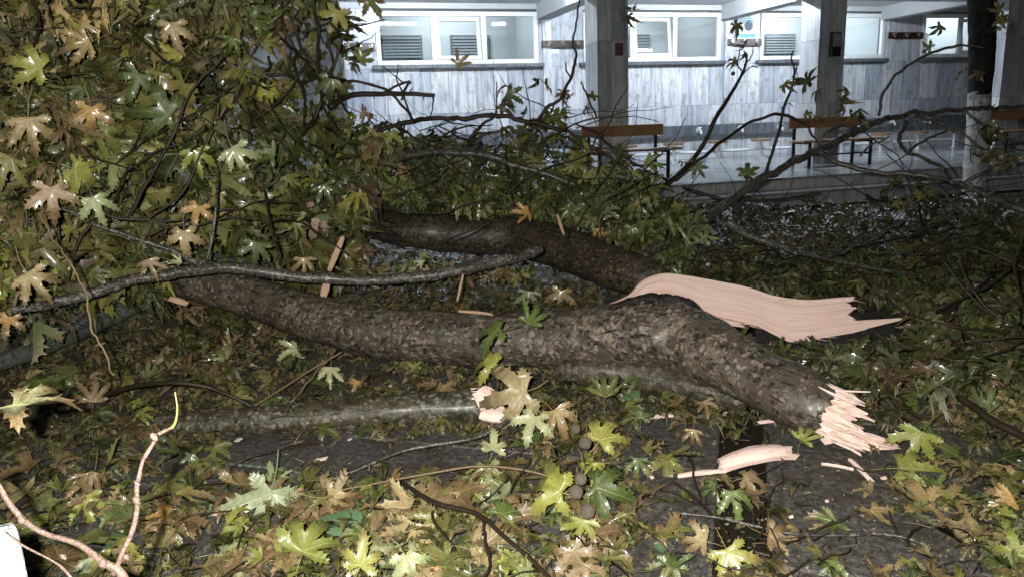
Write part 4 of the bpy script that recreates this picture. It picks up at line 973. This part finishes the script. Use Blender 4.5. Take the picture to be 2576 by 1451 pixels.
# dark litter and small branches by the steps
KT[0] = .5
items = []; tw_ = []; n = 0
while n < 3400:
    x = rnd.uniform(1560, 2700); y = 480 + 500*rnd.random()**1.15
    top = interp([(1560,535),(1700,512),(1900,508),(2100,500),(2300,488),(2576,480),(2700,490)], x)+abs(rnd.gauss(0,10))
    if y < top: continue
    if x < 2120 and y > 960: continue
    if y > 900 and rnd.random() < (y-900)/110: continue
    z = rnd.uniform(.0,.22) if y > 560 else rnd.uniform(.05,.34)
    p = G(x, y, z); s = rnd.uniform(.075,.145)
    if over_splinter(p, 30): continue
    if hides(p, s): continue
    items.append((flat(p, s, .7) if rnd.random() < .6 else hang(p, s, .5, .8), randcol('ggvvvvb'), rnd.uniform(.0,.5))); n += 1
for k in range(110):
    x = rnd.uniform(1650, 2640); y = rnd.uniform(520, 690) if x < 2330 else rnd.uniform(520, 900); 
    g_ = rtwig(G(x, y, rnd.uniform(.05,.3)), Vector((rnd.uniform(-1,1), rnd.uniform(-.6,.6), rnd.uniform(-.1,.35))), rnd.uniform(.4,1.1), rnd.uniform(.003,.009))
    if not any(over_splinter(a_.lerp(b_, k_/4), 12) for (a_, _), (b_, _) in zip(g_, g_[1:]) for k_ in range(5)): tw_.append(g_)
for k in range(26):
    x = rnd.uniform(2150, 2620); y = rnd.uniform(330, 520); tw_.append(rtwig(P(x, y, rnd.uniform(6.2,7.6)), Vector((rnd.uniform(-1,1), rnd.uniform(-.3,.3), rnd.uniform(-.5,.5))), rnd.uniform(.5,1.0), rnd.uniform(.004,.008)))
for (x, y, q) in ((2010,290,3),(1880,440,2),(1750,415,2),(2130,250,4),(2160,290,3),(2040,205,3),(1865,75,2),(1870,120,3),(1990,215,2),(1425,250,4),(1465,255,2),(1270,240,3),(905,150,3),(1270,330,2),(2330,90,2),(2480,390,6),(2500,330,5),(2540,410,6),(2450,180,2),(2230,470,5),(2330,480,5),(1590,10,3),(1360,215,2),(2520,40,5)):
    for _ in range(q):
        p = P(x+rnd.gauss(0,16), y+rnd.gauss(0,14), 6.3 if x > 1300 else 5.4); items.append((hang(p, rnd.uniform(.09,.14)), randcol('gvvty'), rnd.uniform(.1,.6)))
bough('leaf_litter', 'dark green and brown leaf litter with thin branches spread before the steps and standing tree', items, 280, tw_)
# fine litter over the ground
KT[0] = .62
items = []; n = 0
def bare(x, y):   # where the wet paving shows
    return (560 < x < 1230 and 1085 < y < 1185) or (1600 < x < 2420 and 1060 < y < 1460) 
while n < 4300:
    x = rnd.uniform(-250, 2850); y = 700 + 820*rnd.random()**1.25
    if bare(x, y) and rnd.random() < .93: continue
    if x > 1500 and y < 900: continue
    p = G(x, y, rnd.uniform(.002,.05))
    if y > 1120 and rnd.random() < .68: continue
    s = rnd.uniform(.03,.075) if rnd.random() < (.7 if y < 1120 else .25) else rnd.uniform(.07,.12)
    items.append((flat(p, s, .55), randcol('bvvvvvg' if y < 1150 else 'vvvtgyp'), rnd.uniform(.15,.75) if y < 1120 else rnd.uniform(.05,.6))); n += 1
n = 0
while n < 1500:
    x = rnd.uniform(560, 1640); y = rnd.uniform(575, 830); p = G(x, y, rnd.uniform(.0,.12)); n += 1
    if 1540 < x and y > 690: continue
    items.append((flat(p, rnd.uniform(.05,.11), .7), randcol('vvvgbbt'), rnd.uniform(.1,.8)))
for k in range(420):
    x = rnd.uniform(-80, 640); y = rnd.uniform(735, 960); p = G(x, y, rnd.uniform(.0,.10)); s = rnd.uniform(.06,.13)
    if hides(p, s): continue
    items.append((flat(p, s, .8), randcol('vvvgbvt'), rnd.uniform(.1,.7)))
leaf_mass('fine_leaf_litter', items)
# crumbs: bark crumbs and twig bits
mb = MB()
for k in range(150):
    x = rnd.uniform(-60, 2650); y = 820+650*rnd.random(); a = rnd.uniform(0, 6.28)
    g_ = rtwig(G(x, y, rnd.uniform(.01,.07)), Vector((math.cos(a), math.sin(a), rnd.uniform(-.05,.15))), rnd.uniform(.1,.45), rnd.uniform(.0015,.004))
    if any(hides(p_, .02) for p_, _ in g_): continue
    mb.add(*tube_geo(g_, nside=5, sub=4, rough=.2, freq=20, wob=.012, seed=k))
tag(mb.build('litter_twigs', M['twig'], None, True), kind='stuff')
for nm_, mt_, cnt in (('litter_crumbs', 'twig', 3600), ('pale_litter_crumbs', 'twig_tan', 1300)):
    mb = MB(); n = 0
    while n < cnt:
        x = rnd.uniform(-100, 2700); y = 760 + 720*rnd.random()
        p = G(x, y, .004); ln = rnd.uniform(.004,.016) if rnd.random() < .9 else rnd.uniform(.03,.10); wd = rnd.uniform(.0010,.0035); a = rnd.uniform(0, 6.28); d = Vector((math.cos(a), math.sin(a), rnd.uniform(-.05,.35))); e = Vector((-d.y, d.x, 0))*wd; z = Vector((0,0,wd)); bw = Vector((-d.y, d.x, 0))*ln*rnd.uniform(-.2,.2)
        mb.add([p-d*ln/2+e+bw, p-d*ln/2-e+bw, p-d*ln/2+z*1.5+bw, p+e-bw, p-e-bw, p+z*1.5-bw, p+d*ln/2+e*.6+bw, p+d*ln/2-e*.6+bw, p+d*ln/2+z*1.5+bw], [(0,1,2),(6,8,7),(0,3,4,1),(1,4,5,2),(2,5,3,0),(3,6,7,4),(4,7,8,5),(5,8,6,3)]); n += 1
    tag(mb.build(nm_, M[mt_]), kind='stuff')
# ------------------------------------------------------------------ single leaves one can point at
CNAME = dict(g='green', y='yellow-green', t='tan', b='brown', p='pale green', o='orange', k='pinkish', v='olive')
def hero(x, y, size, ang, key, where, z=.08, cam_=.45, amt=.3, depth=None, var=None, word=None):
    d = depth if depth else GD(x, y, z); p = P(x, y, d); s = size*d/FPX/1.42
    a = R(ang); dr = C_R*math.cos(a) - C_U*math.sin(a)
    n = Vector((0,0,1))*(1-cam_) + TOCAM(p)*cam_ + rv()*.14
    col = rnd.choice(CC[key]); o = leaf_obj('plane_leaf', leaf_matrix(p, dr, n, s), col, amt, None, var)
    tag(o, (word or CNAME[key]) + ' plane leaf ' + where, 'leaf', 'single plane leaves')
    if word and y > 820: LAND.append(dict(x=x, y=y, n=word+' leaf'))
    return o
LAND = []
H = hero
H(1408,1235,190,205,'y','with browned points, touching the seed balls',.13,.7,.42,word='large bright yellow-green'); H(1500,1225,185,25,'g','spread to the side of the seed balls',.12,.7,.22,word='large glossy green')
H(1465,1310,120,100,'y','pointing down below the seed balls',.10,.6,.5)
H(1508,1105,150,-65,'y','with a spotted face under the uppermost seed ball',.12,.65,.38); H(1495,1165,95,90,'y','folded beneath the spotted leaf',.10,.5,.3)
H(1318,985,215,165,'t','broad, draped over the torn end of the log',.24,.8,.42,word='large pale tan'); H(1395,1035,140,65,'t','crumpled, hanging over the end of the fallen log',.16,.75,.55,word='tan-edged'); H(1345,1050,110,110,'p','pointing down from the log end, under the broad curled leaf',.16,.7,.3)
H(1245,915,120,190,'y','with brown edges against the thick limb',.26,.6,.38,word='clear yellow'); H(1255,828,135,175,'g','lying on top of the thick limb',.42,.35,.15,word='long-lobed green'); H(1330,815,90,-60,'g','standing up on the thick limb',.42,.6,.1,word='small green')
H(680,1240,215,110,'p','with long blunt lobes on the dark paving before the log',.07,.75,.40,word='big pale yellow'); H(830,1252,130,0,'t','tucked behind the big pale yellow leaf',.06,.5,.6); H(570,1270,90,80,'k','curled at the stalk end of the big pale yellow leaf',.06,.5,.75)
H(762,1388,215,-70,'y','at the front edge below the big pale yellow leaf',.10,.8,.25,word='vivid yellow-green'); H(660,1405,90,190,'y','under the vivid yellow-green one',.07,.5,.5)
H(1022,1400,150,70,'p','lying veins up in the front leaf carpet',.10,.75,.05,word='sage green'); H(905,1420,125,-75,'y','upright and half brown, between the vivid and the sage green leaves',.10,.8,.5); H(1262,1290,125,-70,'g','shining under the brown forked twig',.08,.6,.08,word='fresh green'); H(1105,1310,140,150,'y','faded and flat beneath the forked twig',.05,.5,.5,word='faded yellow')
H(1190,1380,150,30,'t','wide and wrinkled at the front under the forked twig',.05,.5,.6); H(1090,1430,130,100,'o','in the front row beside the sage green leaf',.05,.5,.6); H(1240,1130,90,-80,'p','propped up by the dark twig at the log end',.10,.7,.2); H(1225,1175,110,90,'v','under the pale stalk',.07,.5,.4)
H(1240,1210,150,95,'v','lying face down below the pale stalk',.06,.55,.45,word='large dull olive'); H(1180,1225,90,60,'y','with one torn lobe by the pale stalk',.06,.5,.5)
H(1440,1385,130,70,'o','rolled up like a tube below the seed balls',.08,.6,.9,word='rust orange'); H(1470,1420,120,85,'k','lying next to the rust orange roll',.06,.6,.8); H(1550,1380,130,95,'b','soaked and flat behind the rust orange roll',.03,.4,.8)
H(1520,1000,130,-85,'v','standing on edge behind the seed balls',.14,.85,.2,word='tall folded olive'); H(1615,1050,75,-70,'g','standing small on the paving below the stub',.08,.8,.2); H(1605,1155,105,95,'g','drooping to the side of the spotted leaf',.08,.7,.5,word='green-brown'); H(1575,1020,80,40,'v','by the tall folded one',.05,.5,.3)
H(1845,1240,120,80,'g','crumpled where the twig crosses the paving gap',.06,.6,.2,word='crumpled green'); H(1800,1225,80,200,'g','beside the crumpled green one',.05,.5,.2); H(1875,1200,110,20,'t','dry over the paving gap',.04,.4,.7); H(1745,1080,85,95,'t','hanging limp before the stub',.06,.8,.7,word='narrow tan'); H(1770,1010,70,70,'b','stuck to the underside of the thick limb',.1,.7,.7)
H(2015,1110,85,-55,'y','behind the pale pink bark slab',.06,.6,.2); H(2318,1090,140,120,'y','standing on its tips beyond the torn end',.12,.8,.2,word='folded yellow-green'); H(2265,1175,165,25,'y','flat on the paving under the folded one',.04,.55,.25,word='wide yellow-green'); H(2370,1235,110,95,'t','dangling from a stalk on the bare paving',.05,.6,.6)
H(2490,1035,115,-120,'g','at the dark edge beyond the torn end',.08,.6,.15); H(2545,930,120,185,'p','catching light at the frame edge above the dark stick',.12,.6,.1); H(2400,880,110,20,'v','in the litter below the tip of the pink splinter',.08,.5,.2); H(2330,850,100,200,'v','close below the tip of the pink splinter',.08,.5,.2); H(2550,1260,120,190,'o','folded over at the frame edge on the paving',.05,.5,.6); H(2560,1395,110,-100,'y','ragged at the bottom corner',.05,.6,.3); H(2530,1295,80,-80,'y','small by the frame edge',.04,.5,.4)
H(1830,1385,170,65,'y','half brown, at the front of the bare paving',.06,.65,.55,word='long split'); H(1775,1360,110,200,'t','beneath the long split leaf',.05,.5,.6); H(1935,1345,120,30,'o','flat below the long thin wet twig',.03,.45,.8); H(1690,1420,130,110,'v','low at the front left of the split leaf',.04,.5,.4); H(1700,1330,90,10,'v','near the start of the long thin twig',.03,.4,.4); H(2110,1425,110,170,'g','dull at the front edge of the paving',.02,.45,.3)
H(238,1185,150,92,'t','with three blunt lobes, in the litter behind the knobbly near twig',.10,.75,.8,word='smooth tan'); H(215,1250,120,80,'y','below the smooth tan leaf',.07,.6,.2); H(235,1010,90,-80,'k','upright beside the arched twig',.12,.8,.75); H(130,1255,130,120,'v','broad and dull at the side of the near twig',.06,.6,.5); H(420,1295,140,170,'o','golden under the shadow of the near twig',.04,.5,.5,word='golden'); H(320,1270,130,100,'g','lying under the near twig',.05,.6,.15); H(230,1400,140,60,'p','veined side up at the fork of the near twig',.05,.6,.2); H(480,1145,70,95,'g','smooth, leaning on the end of the fallen log',.08,.7,.05); H(540,1125,80,30,'v','by the end of the fallen log',.05,.5,.3)
H(40,1015,230,12,'p','blurred and close to the lens at the frame edge',.1,.15,.62,depth=1.5,var=3,word='long pale')
H(745,880,80,160,'p','under the thick limb, at its bend',.06,.75,.05,word='grey-green'); H(832,925,80,95,'p','hanging on the thin pale twig',.10,.8,.05,word='pale sage'); H(652,925,75,95,'g','on the litter between limb and log',.05,.7,.1,word='bright green'); H(570,905,95,170,'v','by the bright green one between limb and log',.06,.6,.2); H(900,960,60,110,'o','narrow, between the pale sage leaf and the log',.04,.6,.6); H(1045,925,50,-100,'y','tiny and star shaped under the thick limb',.04,.7,.1); H(1010,900,45,80,'y','tiny beside the star-shaped one',.04,.7,.1); H(180,940,120,200,'v','low under the grey-green branch',.08,.6,.2); H(100,960,120,100,'g','in the litter under the grey-green branch',.06,.5,.1); H(400,905,60,70,'k','small and torn beside the litter under the grey-green branch',.06,.6,.8)
H(1062,664,38,-150,'p','tiny and bright, stuck on the silvery branch',.3,.8,0,depth=4.0); H(1330,735,80,95,'p','half folded in the gap between the two limbs',.12,.7,.1); H(1412,735,85,95,'t','spread in the gap between the two limbs',.14,.8,.5); H(1345,690,60,200,'g','small, above the half-folded leaf between the limbs',.16,.7,.1); H(1590,575,75,95,'g','hanging behind the second limb',.3,.8,0,depth=4.8); H(1330,535,70,160,'o','pointed, over the bend of the second limb',.4,.7,.4,depth=5.0); H(1505,575,50,80,'o','slim, behind the second limb',.3,.7,.5,depth=5.0)
H(22,800,80,110,'o','at the frame edge under the silvery branch',.2,.8,.6,depth=3.1); H(458,662,55,170,'p','small, riding on the silvery branch',.3,.6,0,depth=3.6); H(1985,905,60,160,'k','small by the pink chip behind the thick limb',.06,.6,.6); H(905,150,70,-30,'y','alone at the first coat rack',.3,.8,.2,depth=5.2); H(1275,238,75,25,'g','hanging alone before the marble wall',.3,.8,.1,depth=5.7); H(1880,440,75,-90,'g','star-shaped and dark before the porch floor',.3,.8,0,depth=6.0); H(1752,418,55,60,'g','small, before the porch floor by the bare shoot',.3,.8,0,depth=6.2); H(1150,165,60,-35,'t','narrow, on a bare shoot below the first window',.3,.8,.4,depth=5.7)
for (x, y, s_, a_, k_, am, wh, wd) in ((128,478,130,80,'k',.55,'hanging low at the side of the heap','broad pink-tan'),(235,500,115,65,'p',.35,'beside the broad pink-tan one in the heap','pale green'),(500,522,80,110,'o',.5,'above the fork of the silvery branch','orange'),(462,585,110,92,'t',.5,'hanging over the silvery branch','green-and-tan'),(648,612,95,105,'g',.25,'drooping over the silvery branch, before the tan cluster','bright olive'),(372,655,85,70,'k',.7,'just above the silvery branch near its fork','dull pink'),(70,690,140,50,'t',.55,'with long tips at the frame edge, above the silvery branch','large tan'),(425,290,170,190,'g',.2,'fanned out amid the heap','great green'),(490,378,110,80,'y',.35,'toothed and upright below the great green fan','ochre'),(585,375,130,60,'p',.4,'with folded lobes next to the ochre one','grey-green'),(72,300,150,80,'t',.55,'cupped at the frame edge of the heap','large pinkish tan'),(100,172,140,190,'y',.45,'with three lobes near the dark windows','yellow-tan'),(228,275,115,85,'o',.6,'in the middle of the left heap','orange-tan'),(225,105,140,160,'t',.45,'below the dark windows','ochre-tan'),(435,62,120,85,'t',.5,'with a pale pink lobe near the top of the heap','light tan'),(815,465,95,70,'g',.2,'with thin lobes before the bough','grey-green'),(740,560,75,40,'v',.4,'over the second limb where it enters the heap','olive'),(765,650,80,85,'t',.6,'split, hanging beside the pale wood strip','tan'),(850,30,90,100,'y',.3,'at the top corner of the heap by the wall edge','olive-yellow'),(835,200,110,95,'g',.1,'on the outer edge of the heap below the first coat rack','plain green'),(585,95,90,100,'g',.2,'high in the heap, hung sideways','mid green'),(350,190,100,120,'g',.1,'deep green in the upper heap','deep green'),(30,400,130,120,'v',.3,'at the frame edge in the middle of the heap','olive-brown'),(690,390,90,190,'g',.1,'dark and flat before the bough','dark green')):
    H(x, y, s_, a_, k_, wh, .1, .85, am, depth=interp(DF, x)-.22, word=wd)
# further single leaves on the ground
zones = (((430,1230,900,1010),26,'vvbgt','in the litter between the thick limb and the fallen log',.04),((30,560,900,1440),46,'vvbgvy','in the litter around the near twig',.05),((560,1320,1200,1460),80,'yvvbptg','in the bright leaf carpet before the fallen log',.05),((1280,1700,1120,1460),34,'yvvbgt','in the wet carpet around the seed balls',.04),((1700,2450,1120,1460),16,'vtbg','lying singly on the bare wet paving',.01),((2300,2600,900,1450),26,'vgyvt','at the dark edge beyond the bare paving',.05))
SZ = ('small','mid-sized','large')
MARKS = [(m['x'], m['y'], m['n']) for m in LAND] + [(1462,1240,'string of seed balls'),(1902,1158,'thick pale bark slab'),(1668,1156,'round blue-green leaf'),(2150,1050,'torn end of the thick limb'),(1230,1030,'torn end of the fallen log'),(440,1070,'thin end of the fallen log'),(345,1250,'near twig knot'),(1100,1265,'fork of the brown twig'),(2165,1185,'upright pinkish chip'),(800,1040,'middle of the fallen log'),(1668,1048,'flat pale chip'),(30,1390,'white post'),(2030,904,'pale pink chip'),(1850,1300,'wide paving gap')]
USED = set()
def where_is(x, y, head):
    for rank, (mx, my, nm_) in enumerate(sorted(MARKS, key=lambda m: (m[0]-x)**2+(m[1]-y)**2)[:9]):
        dx, dy = x-mx, y-my
        if abs(dx) > 2.2*abs(dy): rel_ = 'right of' if dx > 0 else 'left of'
        elif abs(dy) > 2.2*abs(dx): rel_ = 'below' if dy > 0 else 'above'
        else: rel_ = ('below' if dy > 0 else 'above') + (' and right of' if dx > 0 else ' and left of')
        lab = head + (' just ' if math.hypot(dx, dy) < 90 else ' ') + rel_ + ' the ' + nm_
        if lab not in USED and len(lab.split()) <= 16: USED.add(lab); return lab
    return None
for (x0, x1, y0, y1), n_, keys, where, zz in zones:
    for k in range(n_):
        x, y = rnd.uniform(x0, x1), rnd.uniform(y0, y1); key = rnd.choice(keys); d = GD(x, y, zz)
        sz = rnd.choice((0,1,1,2)); s = (.065,.10,.14)[sz]*rnd.uniform(.9,1.15)
        o = leaf_obj('plane_leaf', flat(P(x, y, d), s, .42), rnd.choice(CC[key]), rnd.uniform(.15,.8))
        hd = SZ[sz]+' '+CNAME[key]+' plane leaf'; lb = where_is(x, y, hd)
        tag(o, lb or hd+' '+where, 'leaf', 'plane leaves '+where)

# ------------------------------------------------------------------ chips, seed balls, small things
def chip(x, y, w_, h_, ang, where, z=.02, depth=None, cam_=.2, bend=.1, thick=.006, mat='wood'):
    d = depth if depth else GD(x, y, z); p = P(x, y, d); ln, wd = w_*d/FPX, h_*d/FPX
    a = R(ang); dr = C_R*math.cos(a)-C_U*math.sin(a); n = (Vector((0,0,1))*(1-cam_)+TOCAM(p)*cam_).normalized(); t_ = (dr-n*dr.dot(n)).normalized(); s_ = n.cross(t_)
    if cam_ < .5: ln /= max(.5, (t_-C_F*t_.dot(C_F)).length)
    rows, cols = 6, 9; v, f = [], []
    for lay in (1, -1):
        for j in range(rows+1):
            e0, e1 = rnd.uniform(-.05,.05), rnd.uniform(-.08,.08)
            for i in range(cols+1):
                u = i/cols-.5; u2 = u + (e0 if i == 0 else e1 if i == cols else 0); q = (j/rows-.5)*(1-.5*abs(u)*rnd.uniform(.8,1.1))
                v.append(p + t_*ln*u2 + s_*wd*q + n*(lay*thick*(.3+.7*math.sin(math.pi*(j+.5)/(rows+1))) - bend*ln*(u*u-.1) + rnd.uniform(-.001,.001) + thick))
    W1 = cols+1; nf = W1*(rows+1)
    for j in range(rows):
        for i in range(cols):
            a_ = j*W1+i; f.append((a_, a_+1, a_+W1+1, a_+W1)); f.append((nf+a_, nf+a_+W1, nf+a_+W1+1, nf+a_+1))
    for i in range(cols): f.append((i, nf+i, nf+i+1, i+1)); a_ = rows*W1+i; f.append((a_, a_+1, nf+a_+1, nf+a_))
    for j in range(rows): a_ = j*W1; f.append((a_, a_+W1, nf+a_+W1, nf+a_)); a_ = j*W1+cols; f.append((a_, nf+a_, nf+a_+W1, a_+W1))
    o = mesh('wood_chip', v, f, M[mat]); grain_attr(o, t_); tag(o, where, 'wood chip', 'torn wood chips'); return o
sl = chip(1902,1158,182,52,-14,'thick pale pink slab of bark and wood on the paving below the torn end',.03,None,.3,.35,.022)
chip(1765,1192,115,16,-8,'thin pink sliver pointing at the thick pale slab',.012)
chip(1668,1048,64,16,-2,'flat pale chip on the paving under the stub',.02); chip(1925,1063,40,12,-4,'small pale chip in the shadow under the torn end',.015)
chip(2165,1185,48,13,80,'upright pinkish chip on the bare paving',.012); chip(2105,1175,60,6,48,'thin slanting splinter beside the upright pinkish chip',.012); chip(1310,1245,24,8,10,'tiny chip on the paving',.08) if False else None
chip(2030,904,74,20,-6,'pale pink chip behind the thick limb near its torn end',.10,None,.4)
chip(845,640,88,15,-68,'long pale strip of wood leaning on the silvery branch',.3,4.05,.9,mat='wood_dull'); chip(818,728,38,20,-75,'pale wood scrap hanging below the silvery branch',.2,4.0,.9,mat='wood_dull')
chip(1158,722,70,6,-78,'thin pink sliver hanging in the gap between the limbs',.2,3.95,.9,mat='wood_dull'); chip(1195,787,80,8,6,'flat pink sliver resting along the top of the thick limb',.2,3.75,.6,mat='wood_dull'); chip(1410,565,50,8,72,'narrow pink splinter above the bend of the second limb',.3,4.9,.9,mat='wood_dull')
chip(448,758,44,16,12,'pink curled bark scrap under the fork of the silvery branch',.25,3.7,.7,.3,mat='wood_dull'); chip(1230,1015,75,60,60,'torn pink wedge at the end of the fallen log',.1,GD(1230,1060,.02)-.05,.7,.1,.02); chip(1245,1048,70,40,8,'second torn pink wedge low at the end of the fallen log',.06,GD(1240,1075,.02)-.05,.6,.1,.015)
nm = iter(range(99))
small = [(600,1106,12,10),(808,1155,26,7),(545,1290,16,12),(1560,995,9,8),(2225,1202,18,6),(250,866,20,9),(205,870,22,9),(420,905,10,6),(540,890,10,7),(640,840,9,6),(760,900,9,6),(985,970,12,5),(620,868,8,10),(700,1000,12,6),(330,880,8,10),(880,1105,8,6),(1990,1300,10,5),(2080,1260,8,5),(1640,1200,8,6)]
mb = MB()
for (x, y, a_, b_) in small:
    p = G(x, y, .03); d = GD(x, y, .03); l_, w_ = a_*d/FPX*1.2, b_*d/FPX; t = rnd.uniform(-.6,.6); u_ = Vector((math.cos(t), math.sin(t), .1))*l_/2; q_ = Vector((-math.sin(t), math.cos(t), .25))*w_*.7; z_ = Vector((0,0,.003))
    mb.add([p-u_-q_, p+u_*.8-q_*1.1, p+u_*1.1+q_, p-u_*.9+q_*.8, p-u_-q_+z_, p+u_*.8-q_*1.1+z_, p+u_*1.1+q_+z_, p-u_*.9+q_*.8+z_], [(3,2,1,0),(4,5,6,7),(0,1,5,4),(1,2,6,5),(2,3,7,6),(3,0,4,7)])
o = mb.build('wood_crumbs', M['wood']); grain_attr(o, Vector((1,0,0))); tag(o, kind='stuff')
# seed balls of the plane tree, on a stalk
M['seed'] = simple('seed_ball', (.20,.16,.12), .8, 0, .5, 160, 1.0)
def ball(x, y, r_px, d, where):
    p = P(x, y, d); r = .85*r_px*d/FPX
    root = empty('seed_ball', p, 0, where, 'seed ball', 'plane tree seed balls')
    bm = bmesh.new(); bmesh.ops.create_icosphere(bm, subdivisions=3, radius=r)
    for i, v in enumerate(bm.verts): v.co *= 1 + .11*((i*7919) % 5)/4 + .04*mnoise.noise(v.co*400)
    me = bpy.data.meshes.new('husk'); bm.to_mesh(me); bm.free(); me.materials.append(M['seed']); o = bpy.data.objects.new('husk', me); link(o, root)
    kid(tube('stalk', [(p+Vector((0,0,r*.9)), .0015), (p+Vector((.006,.004,r*.9+.025)), .0013), (p+Vector((.004,.012,r*.9+.06)), .0012)], M['twig_tan'], None, nside=5, sub=3), root)
dB = GD(1470, 1240, .17)
for (x, y, r_, w_) in ((1472,1113,18,'round brown seed ball lying on the spotted leaf'),(1461,1204,17,'uppermost seed ball between the big yellow and green leaves'),(1449,1237,20,'seed ball in the middle of the string between two big leaves'),(1478,1286,21,'lowest seed ball of the string, over the leaf pointing down'),(1448,1078,14,'small pale seed ball half hidden above the spotted leaf')):
    ball(x, y, r_, dB if y > 1150 else GD(x, y, .16), w_)
ball(1844,165,5,6.9,'small seed ball hanging beside the withered tuft'); ball(1844,186,6,6.9,'lower small seed ball hanging beside the withered tuft')
# small round green leaves
def round_leaf(x, y, w_, where, ang=0, z=.015):
    d = GD(x, y, z); p = P(x, y, d); r = w_*d/FPX/2; v = [Vector((0,0,0))]; n_ = 18
    for ring in (.5, 1.):
        for i in range(n_):
            a = 2*math.pi*i/n_; e = 1+.12*math.cos(a)+.05*math.sin(3*a); v.append(Vector((r*ring*e*math.cos(a), .72*r*ring*e*math.sin(a), .12*r*ring*ring*math.sin(2*a+1)+.01*r)))
    f = [(0, 1+i, 1+(i+1)%n_) for i in range(n_)] + [(1+i, 1+n_+i, 1+n_+(i+1)%n_, 1+(i+1)%n_) for i in range(n_)]
    o = mesh('round_leaf', v, f, M['leaf'], None, True); at_ = o.data.attributes.new('lamina', 'FLOAT_VECTOR', 'POINT'); at_.data.foreach_set('vector', [c for q in v for c in (q.x/r*.8, q.y/r*.8, 0)])
    o.color = (.11,.19,.10,.0); o.matrix_world = Matrix.Translation(p) @ Matrix.Rotation(R(ang), 4, 'Z') @ Matrix.Rotation(R(18), 4, 'X'); tag(o, where, 'leaf')
round_leaf(1668,1156,52,'round blue-green leaf flat on the paving beside the green-brown plane leaf', 20)
round_leaf(1580,992,56,'slim bright green oval leaf lying under the stub', 0, .03)
round_leaf(850,1312,110,'glossy green oval leaf by the vivid yellow-green leaf', 10, .06)
round_leaf(1660,1375,40,'small green oval leaf at the front beside the soaked brown leaf', 30)
